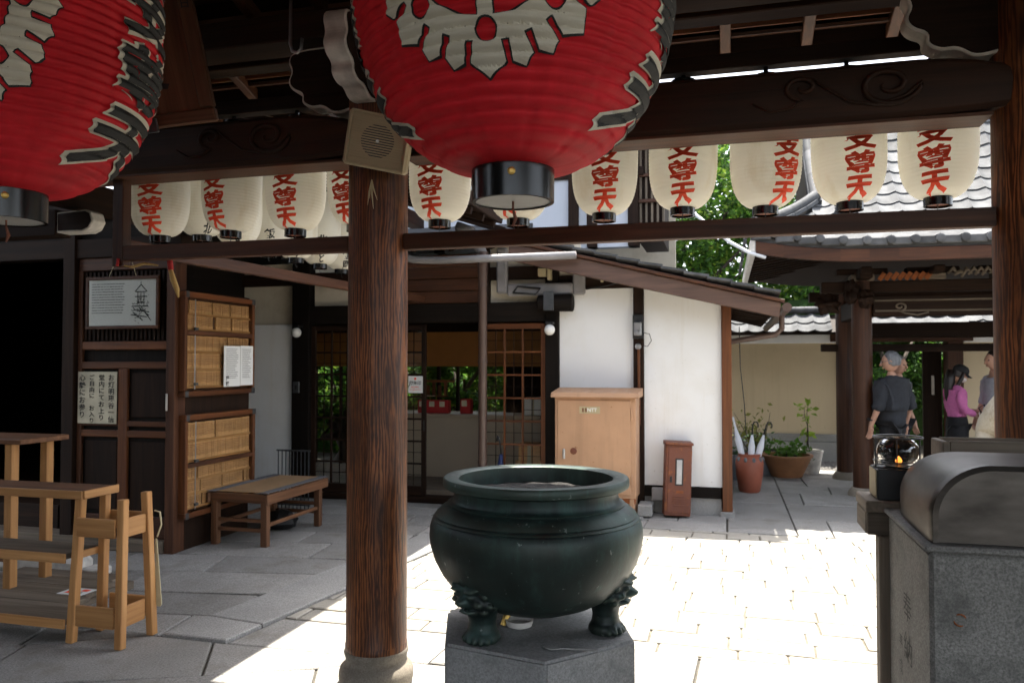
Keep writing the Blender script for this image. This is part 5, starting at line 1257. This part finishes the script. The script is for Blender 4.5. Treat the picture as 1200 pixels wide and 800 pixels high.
# ================================================================ pots and umbrellas by the office corner
up = thing('umbrella_pot', 'tall reddish glazed jar used as an umbrella stand by the office corner', 'jar', (.27, 10.05, 0))
MB().lathe([(.11, 0), (.125, .02), (.155, .20), (.165, .34), (.155, .40), (.13, .43), (.135, .455), (.12, .46), (.11, .43), (.12, .38), (.1, .05)], (.27, 10.05, 0), 28).build('jar', 'terracotta', up, 0, .7)
for i in range(10):
    a = 2*pi*i/10; MB().ball((.27+.152*cos(a), 10.05+.152*sin(a), .395), (.022, .022, .03), 8, 6).build('glaze_drip', 'planter_grey', up, 0, True)
for i, (dx, dy, tx, ty, L, mt, lb) in enumerate(((-.05, 0, -.16, .02, .42, 0, 'white furled umbrella without crook, leftmost in the reddish jar'), (.02, -.02, .02, 0, .30, 1, 'white furled umbrella with black crook, middle of the reddish jar'), (.07, .0, .14, .0, .30, 1, 'white furled umbrella with black crook, rightmost in the reddish jar'))):
    t = thing('white_umbrella', lb, 'umbrella', (.27+dx, 10.05+dy, .1), 'umbrellas in the jar'); b0 = Vector((.27+dx*.3, 10.05+dy, .12)); e = Vector((.27+dx+tx*.7, 10.05+dy+ty, .46+L*.75))
    MB().tube([b0, b0.lerp(e, .45), b0.lerp(e, .75), e], [.01, .035, .04, .012], 9).build('canopy', 'umbrella_white', t, 0, True)
    f = e+(e-b0).normalized()*.12
    if mt: MB().tube([e, f, f+Vector((.02, 0, .035)), f+Vector((.05, 0, .035)), f+Vector((.065, 0, .0)), f+Vector((.06, 0, -.03))], .009, 7).build('crook_handle', 'black_metal', t, 0, True)
    else: MB().tube([e, f], .012, 7).build('handle', 'umbrella_white', t)
def leaves(m, rr, pts, size, spread, n):
    for i in range(n):
        p = Vector(rr.choice(pts))+Vector((rr.gauss(0, spread), rr.gauss(0, spread), rr.gauss(0, spread*.7)))
        d = Vector((rr.gauss(0, 1), rr.gauss(0, 1), rr.gauss(-.2, .6))).normalized(); u = d.cross(Vector((rr.gauss(0, 1), rr.gauss(0, 1), rr.gauss(0, 1)))).normalized(); s = size*rr.uniform(.4, 1.6)
        w = d.cross(u)*s*.12
        m.add([p, p+d*s*.5+u*s*.28+w, p+d*s, p+d*s*.5-u*s*.28+w], [(0, 1, 2, 3)])
def potted(nm, lb, pot, stems, leafn, lsize, lmat, seed, spread=.06):
    t = thing(nm, lb, 'potted plant', pot[:3]); rr = random.Random(seed); x, y, z, r0, r1, h, mt = pot
    MB().lathe([(r0, 0), (r0*1.02, .01), (r1, h*.9), (r1*1.05, h*.92), (r1*1.05, h), (r1*.93, h), (r1*.9, h*.8)], (x, y, z), 24).build('pot', mt, t, 0, .6); MB().lathe([(.01, h*.86), (r1*.92, h*.84)], (x, y, z), 24).build('soil', 'soil', t)
    tips = []
    for k in range(stems[0]):
        a = rr.uniform(0, 2*pi); L = stems[1]*rr.uniform(.6, 1.1); p = Vector((x+rr.uniform(-.4, .4)*r1, y+rr.uniform(-.4, .4)*r1, z+h*.85)); pts = [p.copy()]
        for q in range(5): p = p+Vector((cos(a)*stems[2]*L/5+rr.uniform(-.03, .03), sin(a)*stems[2]*L/5*.5+rr.uniform(-.03, .03), L/5)); pts.append(p.copy())
        MB().tube(pts, [.010-.0014*i for i in range(6)], 5).build('stem', 'bark', t); tips += pts[2:]
    lm = MB(); leaves(lm, rr, tips, lsize, spread, leafn); lm.build('foliage', lmat, t)
    return t
potted('potted_shrub', 'thin shrub with sparse yellowing leaves in a dark planter by the cream wall', (.42, 11.7, 0, .20, .25, .22, 'planter_grey'), (8, .62, .5), 200, .065, 'leaf_olive', 4, .07)
potted('bowl_plant', 'wide brown terracotta bowl of low water plants by the cream wall', (.80, 11.55, 0, .20, .33, .30, 'terracotta_bowl'), (12, .14, .25), 260, .07, 'leaf_green', 5, .09)
potted('young_plant', 'slender young plant with bright leaves in a white pot beside the brown bowl', (1.14, 11.95, 0, .12, .17, .32, 'paint_white'), (2, .70, .12), 40, .10, 'leaf_light', 6, .05)
potted('dark_planter', 'dark planter of small seedlings behind the umbrella jar', (.52, 12.1, 0, .18, .22, .30, 'black_metal'), (10, .25, .3), 240, .055, 'leaf_dark', 8, .05)
potted('grey_planter', 'grey tub at the office corner behind the umbrella jar', (.16, 11.2, 0, .22, .28, .34, 'planter_grey'), (6, .1, .3), 60, .05, 'leaf_dark', 9, .05)
gh = thing('garden_wire', 'thin cable hanging down the office corner above the umbrella jar', 'cable', (.2, 9.4, 1)); MB().tube([(.15, 9.2, 1.95), (.16, 9.25, 1.5), (.2, 9.3, 1.1), (.22, 9.4, .75)], .006, 6).build('cable', 'black_metal', gh, 0, True)

# ================================================================ trees and greenery
def tree(nm, lb, base, trunk, crowns, n, size, mats, seed, group='trees beyond the walls', spread=.42, cat='tree'):
    t = thing(nm, lb, cat, base, group); rr = random.Random(seed); bx, by, bz = base
    tops = [c[0] for c in crowns]; tm_ = MB()
    tm_.tube([(bx, by, bz-.1), (bx+.08, by, bz+trunk*.35), (bx-.05, by+.05, bz+trunk*.7), (bx, by, bz+trunk)], [.22, .17, .14, .11], 10)
    tm_.build('trunk', 'bark', t, 0, True)
    for (c, r_) in crowns:
        m = MB(); a = Vector((bx, by, bz+trunk*.85)); b = Vector(c); mid = a.lerp(b, .5)+Vector((rr.uniform(-.2, .2), rr.uniform(-.2, .2), -.1)); m.tube([a, mid, b], [.08, .05, .02], 6); m.build('limb', 'bark', t, 0, True)
    ms = [MB() for _ in mats]
    tot = sum(r_**2 for c, r_ in crowns)
    for (c, r_) in crowns:
        k = max(3, int(10*r_)); cl = []
        for i in range(k):
            d = Vector((rr.gauss(0, 1), rr.gauss(0, 1), rr.gauss(0, .8))).normalized()*r_*rr.uniform(.45, 1.0); cl.append(Vector(c)+d)
        leaves_n = int(n*r_*r_/tot)
        for i in range(leaves_n):
            p = rr.choice(cl); j = rr.choices(range(len(mats)), [3, 2, 1][:len(mats)])[0]; leaves(ms[j], rr, [p], size, spread*r_*.42, 1)
    for m, mt in zip(ms, mats):
        if m.v: m.build('crown', mt, t)
G = ['leaf_green', 'leaf_dark', 'leaf_light']
tree('broadleaf_tree', 'bright sunlit leafy tree rising behind the office roof', (-1.2, 17, 0), 3.0, [((-2.4, 17, 4.6), 1.3), ((-1.2, 16.6, 3.4), 1.0), ((-.6, 17, 5.2), 1.5), ((.4, 16.5, 3.9), 1.1), ((-1.6, 17.5, 6.2), 1.5), ((-.2, 16.2, 2.9), .8), ((.6, 17, 6.0), 1.3), ((-3.0, 17, 3.2), 1.0)], 15000, .13, G, 41)
tree('broadleaf_tree', 'leafy tree between the office roof and the pavilion roof', (1.6, 18, 0), 3.0, [((.9, 18, 4.4), 1.2), ((2.0, 18, 3.4), 1.1), ((1.6, 18.3, 5.6), 1.4), ((3.0, 18, 4.2), 1.3), ((1.0, 17.4, 3.0), .8), ((2.6, 18, 2.7), .9), ((3.8, 18.5, 3.0), 1.0)], 12000, .13, G, 42)
tree('broadleaf_tree', 'darker tree standing far behind the other trees', (-.5, 23, 0), 4.0, [((-2.6, 23, 5.0), 1.8), ((-.4, 23, 6.5), 2.0), ((1.8, 23, 5.2), 1.8), ((.0, 23, 3.6), 1.6), ((3.6, 23, 4.0), 1.6), ((-4.4, 23, 4.4), 1.8), ((2.4, 22, 3.0), 1.2), ((-2.0, 22.5, 3.0), 1.4)], 9000, .24, ['leaf_dark', 'leaf_green'], 43)
tree('evergreen_bush', 'dense green shrub seen through the wall doorway', (2.7, 15.6, 0), .8, [((2.3, 15.6, 1.7), .7), ((2.9, 15.4, 1.3), .6), ((3.3, 15.8, 2.0), .7), ((2.2, 15.3, .7), .5), ((2.9, 15.6, .6), .5), ((2.6, 16, 2.4), .8)], 5000, .09, ['leaf_dark', 'leaf_green'], 44, None, .42, 'shrub')
tree('garden_shrub', 'sunlit shrub in the garden seen through the left lattice door', (-5.9, 11.7, 0), .5, [((-6.1, 11.7, 1.2), .55), ((-5.6, 11.6, .8), .5), ((-6.2, 11.7, .5), .5), ((-5.4, 11.9, 1.4), .5), ((-5.8, 11.8, 1.8), .5), ((-6.7, 11.8, 1.2), .6)], 7000, .09, G, 45, None, .42, 'shrub')
tree('garden_shrub', 'sunlit shrub in the garden seen through the open office doorway', (-4.1, 11.8, 0), .5, [((-4.5, 11.8, 1.1), .5), ((-3.9, 11.7, 1.3), .5), ((-3.4, 11.8, 1.0), .5), ((-4.2, 11.9, 1.7), .5), ((-3.6, 11.9, 1.6), .45), ((-4.9, 11.8, 1.4), .5)], 7000, .09, G, 46, None, .42, 'shrub')

# hedges closing the gardens behind
def hedge(lb, x0, x1, y, z1, n, mats, seed, size=.10, th=.5):
    t = thing('garden_hedge', lb, 'hedge', ((x0+x1)/2, y, 0), 'hedges closing the gardens'); rr = random.Random(seed)
    box('core', 'leaf_dark', t, x0, x1, y+.12, y+th, 0, z1-.12, 0)
    ms = [MB() for _ in mats]; cl = [(rr.uniform(x0, x1), y+rr.uniform(-.05, .15), rr.uniform(0, z1)) for _ in range(int((x1-x0)*z1*9))]
    for i in range(n): j = rr.choices(range(len(mats)), [3, 2, 1][:len(mats)])[0]; leaves(ms[j], rr, [rr.choice(cl)], size, .10, 1)
    for m, mt in zip(ms, mats): m.build('foliage', mt, t)
hedge('tall green hedge in the garden behind the office windows', -8.5, -2.4, 12.45, 2.3, 9000, G, 51)
hedge('dark green hedge behind the wall doorway', 1.2, 5.0, 16.4, 2.9, 7000, ['leaf_dark', 'leaf_green'], 52)
# ================================================================ people
def skinned(name, J, Ed, mat, parent, root, sub=2):
    ks = list(J); me = bpy.data.meshes.new(name); me.from_pydata([J[k][0] for k in ks], [(ks.index(a), ks.index(b)) for a, b in Ed], [])
    ob = bpy.data.objects.new('tmp', me); C.objects.link(ob); md = ob.modifiers.new('s', 'SKIN'); md.use_smooth_shade = True
    sk = me.skin_vertices[0].data
    for i, k in enumerate(ks):
        r_ = J[k][1]; sk[i].radius = (r_, r_) if isinstance(r_, (int, float)) else r_; sk[i].use_root = (k == root)
    s = ob.modifiers.new('d', 'SUBSURF'); s.levels = sub; s.render_levels = sub
    dg_ = DG(); dg_.update(); out = bpy.data.meshes.new_from_object(ob.evaluated_get(dg_)); bpy.data.objects.remove(ob); bpy.data.meshes.remove(me)
    for p in out.polygons: p.use_smooth = True
    if name in ('top', 'trousers'):
        from mathutils import noise as mn
        for v in out.vertices:
            q = v.co; v.co = q+v.normal*(.016*mn.noise(Vector((q.x*9, q.y*9, q.z*5)))+.010*mn.noise(Vector((q.x*16+4, q.y*16, q.z*22))))
    out.name = name; out.materials.clear(); return mk(name, out, mat, parent)
def hand(J, Ed, w, d, side, tag_):
    """palm with thumb and four fingers hanging from wrist w in direction d; side = sideways unit"""
    w, d, s = Vector(w), Vector(d).normalized(), Vector(side).normalized()
    J[tag_+'p'] = (w+d*.05, (.026, .020)); Ed.append((tag_+'w', tag_+'p'))
    for i, L in enumerate((.070, .080, .075, .060)):
        b = w+d*.085+s*(.021*(i-1.5)); J[tag_+'f%d' % i] = (b, .0095); J[tag_+'g%d' % i] = (b+d*L*.55+s.cross(d)*.012, .0085); J[tag_+'h%d' % i] = (b+d*L*.9+s.cross(d)*.030, .007)
        Ed += [(tag_+'p', tag_+'f%d' % i), (tag_+'f%d' % i, tag_+'g%d' % i), (tag_+'g%d' % i, tag_+'h%d' % i)]
    b = w+d*.03-s*.03; J[tag_+'t0'] = (b, .010); J[tag_+'t1'] = (b+d*.035-s*.012, .009); Ed += [(tag_+'p', tag_+'t0'), (tag_+'t0', tag_+'t1')]
def head(parent, hz, sc, hair, tilt, cap=None, longhair=False, mask=False, glasses=False, turn=0.0):
    """head looks along +x in local space; tilt pitches it down"""
    m = MB(); R = Matrix.Translation((0, 0, hz)) @ Matrix.Rotation(turn, 4, 'Z') @ Matrix.Rotation(tilt, 4, 'Y') @ Matrix.Scale(sc, 4)
    def skull(c, r3, seg=24, rings=18):
        q = MB().ball((0, 0, 0), (1, 1, 1), seg, rings); out = []
        for x, y, z in q.v:
            jaw = 1-.28*max(0, -z-.1); out.append((c[0]+r3[0]*x*(jaw if x < .3 else 1-.10*max(0, -z)), c[1]+r3[1]*y*jaw, c[2]+r3[2]*z))
        q.v = out; return q
    h = skull((0, 0, .115), (.098, .076, .118)); n = len(h.v); m.add(h.v, h.f)
    m.tube([(.088, 0, .135), (.106, 0, .11), (.113, 0, .092), (.096, 0, .083)], [.008, .012, .016, .008], 8)      # nose
    m.tube([(.085, -.022, .060), (.096, 0, .060), (.085, .022, .060)], .0065, 6); m.tube([(.083, -.018, .050), (.092, 0, .048), (.083, .018, .050)], .006, 6)  # lips
    for s in (-1, 1):
        m.tube([(.0, .074*s, .095), (-.012, .083*s, .120), (.002, .084*s, .135), (.012, .077*s, .118), (.005, .074*s, .098)], [.006, .009, .008, .007, .005], 7)   # ears
        m.tube([(.088, .018*s, .148), (.085, .040*s, .150), (.072, .056*s, .143)], .006, 6)                             # brow
    hd_ = m.xf(R).build('head', 'skin', parent, 0, True)
    for s in (-1, 1): MB().ball((.083, .033*s, .128), (.012, .013, .008), 10, 7).xf(R).build('eye', 'hair_dark', hd_, 0, True)
    q = MB().ball((0, 0, 0), (1, 1, 1), 28, 20); rr = random.Random(3); out = []
    for x, y, z in q.v:
        k = 1+rr.uniform(-.03, .03); X, Y, Z = -.012+.108*x*k, .088*y*k, .130+.122*z*k
        if x > .25 and z < .45: X = min(X, .045); Y *= .8; Z = max(Z, .15) if x > .5 else Z
        if x > .25 and z >= .45: X = min(X*.80, .062)
        if z < -.45: Z = max(Z, .065); X = X*.8-.02
        out.append((X, Y, Z))
    q.v = out; q.xf(R).build('hair', hair, parent, 0, True)
    if longhair:
        MB().tube([(-.05, .03, .16), (-.085, .01, .05), (-.105, .0, -.08), (-.11, 0, -.22), (-.10, 0, -.34)], [.07, .072, .065, .052, .018], 14).xf(Matrix.Translation((0, 0, hz)) @ Matrix.Scale(sc, 4)).build('long_hair', hair, parent, 0, True)
        for s in (-1, 1): MB().tube([(.0, .075*s, .16), (.01, .085*s, .05), (.0, .08*s, -.06), (-.02, .07*s, -.16)], [.025, .03, .026, .01], 10).xf(R).build('hair_lock', hair, parent, 0, True)
    if cap:
        c = MB().lathe([(.103, .15), (.106, .175), (.098, .215), (.07, .25), (.03, .264), (.004, .266)], seg=28); c.v = [(x*1.06-.005, y*.92, z) for x, y, z in c.v]; cp = c.xf(R).build('cap', cap, parent, 0, True)
        b = MB(); n_ = 14; vs_ = []
        for k in range(n_+1):
            a = -pi*.42+pi*.84*k/n_; vs_ += [(.095*cos(a)+.005, .09*sin(a), .158), (.095*cos(a)+.085*cos(a)**1.0, .082*sin(a), .145-.02*abs(sin(a)))]
        vs2_ = [(x, y, z-.006) for x, y, z in vs_]; L = len(vs_); b.add(vs_+vs2_, [(2*k, 2*k+1, 2*k+3, 2*k+2) for k in range(n_)]+[(L+2*k+2, L+2*k+3, L+2*k+1, L+2*k) for k in range(n_)]+[(2*k+1, L+2*k+1, L+2*k+3, 2*k+3) for k in range(n_)])
        b.xf(R).build('brim', cap, cp, 0, True)
    if mask: MB().ball((.068, 0, .07), (.046, .066, .042), 16, 10).xf(R).build('face_mask', 'white_cloth', parent, 0, True)
    if glasses:
        for s in (-1, 1): MB().tube([(.104+.002*cos(a), .036*s+.024*cos(a), .125+.018*sin(a)) for a in [2*pi*i/14 for i in range(15)]], .0025, 5).xf(R).build('glasses', 'steel', parent, 0, True)
        for s in (-1, 1): MB().tube([(.103, .06*s, .13), (.0, .082*s, .135)], .0025, 5).xf(R).build('glasses_arm', 'steel', parent)
def person(label, loc, rot, H, top, bottom, hair, tilt=0.1, arms='down', skirt=False, loose=1.0, turn=0.0, **kw):
    t = thing('person', label, 'person', (0, 0, 0)); ORIG.pop(t); k = H/1.72; V3 = lambda x, y, z: (x*k, y*k, z*k)
    J = {}; E_ = []
    # skin: neck, arms and hands as one surface
    J['c'] = (V3(-.01, 0, 1.36), .05*k); J['n'] = (V3(.0, 0, 1.44), .052*k); J['n2'] = (V3(.02, 0, 1.52), .05*k); E_ += [('c', 'n'), ('n', 'n2')]
    sh = {}
    for s in (-1, 1):
        nm = 'L' if s > 0 else 'R'
        if arms == 'down': el = V3(-.04, .255*s, 1.10); wr = V3(.06, .285*s, .86); hd_ = Vector((.10, .0, -1))
        else: el = V3(-.02, .235*s, 1.12); wr = V3(.235, .10*s, 1.08 if s > 0 else 1.02); hd_ = Vector((1, -.3*s, .1))
        J[nm+'s'] = (V3(-.01, .17*s, 1.37), .05*k); J[nm+'e'] = (el, .042*k); J[nm+'w'] = (wr, .028*k)
        E_ += [('c', nm+'s'), (nm+'s', nm+'e'), (nm+'e', nm+'w')]; sh[s] = (el, wr)
        hand(J, E_, wr, hd_, (1, 0, 0) if arms == 'down' else (0, s, .3), nm)
    skinned('body', J, E_, 'skin', t, 'c')
    head(t, 1.50*k, 1.0*k, hair, tilt, turn=turn, **kw)
    # top
    J = {'hip': (V3(0, 0, .80 if not skirt else .98), (.160*k, .140*k)), 'waist': (V3(-.005, 0, 1.03), (.145*k, .12*k)), 'chest': (V3(-.015, 0, 1.24), (.165*k, .135*k)), 'yoke': (V3(-.02, 0, 1.38), (.11*k, .09*k)), 'col': (V3(.0, 0, 1.455), (.062*k, .062*k))}
    E_ = [('hip', 'waist'), ('waist', 'chest'), ('chest', 'yoke'), ('yoke', 'col')]
    for s in (-1, 1):
        nm = str(s); el, wr = sh[s]; f = .28 if arms == 'down' else .85
        J['s'+nm] = (V3(-.015, .165*s, 1.35), .078*k); J['e'+nm] = (el, .066*k); J['w'+nm] = (tuple(Vector(el).lerp(Vector(wr), f)), .062*k if arms == 'down' else .045*k)
        E_ += [('yoke', 's'+nm), ('s'+nm, 'e'+nm), ('e'+nm, 'w'+nm)]
    for q_ in J:
        if q_ not in ('col', 'yoke', 's1', 's-1'): r_ = J[q_][1]; J[q_] = (J[q_][0], (r_[0]*loose, r_[1]*loose) if isinstance(r_, tuple) else r_*loose)
    skinned('top', J, E_, top, t, 'chest', 3)
    if skirt:
        q = MB().lathe([(.150, 1.0), (.165, .92), (.172, .80), (.168, .55), (.178, .25), (.176, .22)], seg=28, cap0=False, cap1=False); q.v = [(x*k*.85, y*k, z*k) for x, y, z in q.v]; q.build('skirt', bottom, t, 0, True)
    J = {'p': (V3(0, 0, .93), (.145*k, .12*k))}; E_ = []
    for s in (-1, 1):
        n = str(s); J['h'+n] = (V3(0, .085*s, .84), .088*k); J['k'+n] = (V3(.01, .095*s, .48), .066*k); J['a'+n] = (V3(-.01, .10*s, .10), .052*k); E_ += [('p', 'h'+n), ('h'+n, 'k'+n), ('k'+n, 'a'+n)]
    skinned('trousers', J, E_, bottom, t, 'p')
    for s in (-1, 1): q = MB().ball((0, 0, 0), (.125, .048, .05), 16, 10); q.v = [(x*k+.045*k, y*k+.10*s*k, max(.0, z+.035)*k) for x, y, z in q.v]; q.build('shoe', 'cap_black', t, 0, True)
    t.location = loc; t.rotation_euler = (0, 0, rot); return t
man = person('person in loose black shirt with grey hair and glasses beside the pavilion pillar', (1.86, 10.05, 0), radians(128), 1.66, 'shirt_black', 'trousers_black', 'hair_grey', .12, loose=1.22, turn=.75, glasses=True)
MB().tube([(.052+.032*cos(a), .283+.034*sin(a), .90+.006*cos(a)) for a in [2*pi*i/14 for i in range(15)]], .009, 6).build('wristwatch', 'black_metal', man, 0, True)
q = MB(); rr = random.Random(2)
person('person mostly hidden behind the grey-haired person in black', (2.06, 10.75, 0), radians(-40), 1.62, 'shirt_grey', 'trousers_black', 'hair_grey', .1)
wm = person('person in pink sweater, black skirt, black cap and white mask looking down', (2.82, 11.2, 0), radians(10), 1.50, 'shirt_pink', 'trousers_black', 'hair_dark', .42, 'hold', True, cap='cap_black', longhair=True, mask=True)
bg_ = thing('hand_bag', 'black shoulder bag carried by the person in pink', 'bag', (3.12, 11.13, .67))
q = MB().lathe([(.06, 0), (.09, .02), (.10, .12), (.085, .22), (.05, .25)], (3.13, 11.08, .69), 20); q.v = [(x, 11.08+(y-11.08)*.55, z) for x, y, z in q.v]; q.build('bag', 'cap_black', bg_, 0, True); MB().tube([(3.07, 11.08, .92), (3.04, 11.10, .99), (3.10, 11.10, 1.03), (3.17, 11.08, .92)], .008, 6).build('strap', 'cap_black', bg_, 0, True)
wb = thing('cloth_pouch', 'white fluffy pouch hanging below the hands of the person in pink', 'pouch', (3.05, 11.03, .55)); q = MB().ball((3.04, 11.0, .66), (.06, .05, .09), 14, 10); rr = random.Random(4); q.v = [(x+rr.uniform(-.006, .006), y+rr.uniform(-.006, .006), z) for x, y, z in q.v]; q.build('pouch', 'white_cloth', wb, 0, True); MB().tube([(3.04, 11.0, .74), (3.03, 11.04, .94)], .005, 5).build('cord', 'white_cloth', wb)
person('person with short dark hair in grey shirt half hidden by the right pillar', (3.22, 11.1, 0), radians(200), 1.68, 'shirt_grey', 'trousers_black', 'hair_dark', .1)
# boar statue on its plinth
bs = thing('boar_statue', 'pale weathered stone guardian animal statue peeking out by the right pillar', 'statue', (2.6, 8.6, 0))
J = {'rump': ((2.59, 8.75, .86), .20), 'mid': ((2.61, 8.62, 1.02), .22), 'chest': ((2.64, 8.48, 1.16), .20), 'neck': ((2.65, 8.38, 1.30), .16), 'head': ((2.65, 8.26, 1.33), .11), 'snout': ((2.65, 8.12, 1.28), .06)}
Ee = [('rump', 'mid'), ('mid', 'chest'), ('chest', 'neck'), ('neck', 'head'), ('head', 'snout')]
for s in (-1, 1):
    J['sh%d' % s] = ((2.64+.12*s, 8.42, 1.02), .09); J['fk%d' % s] = ((2.64+.13*s, 8.38, .84), .06); J['ff%d' % s] = ((2.64+.13*s, 8.36, .70), .055); Ee += [('chest', 'sh%d' % s), ('sh%d' % s, 'fk%d' % s), ('fk%d' % s, 'ff%d' % s)]
    J['th%d' % s] = ((2.59+.15*s, 8.68, .82), .11); J['hk%d' % s] = ((2.59+.18*s, 8.56, .74), .07); J['hf%d' % s] = ((2.59+.18*s, 8.46, .69), .05); Ee += [('rump', 'th%d' % s), ('th%d' % s, 'hk%d' % s), ('hk%d' % s, 'hf%d' % s)]
    J['er%d' % s] = ((2.65+.07*s, 8.32, 1.45), .03); Ee += [('neck', 'er%d' % s)]
skinned('body', J, Ee, 'statue_stone', bs, 'chest'); box('plinth', 'granite_block', bs, 2.36, 2.96, 8.25, 8.95, -.02, .645, .02)
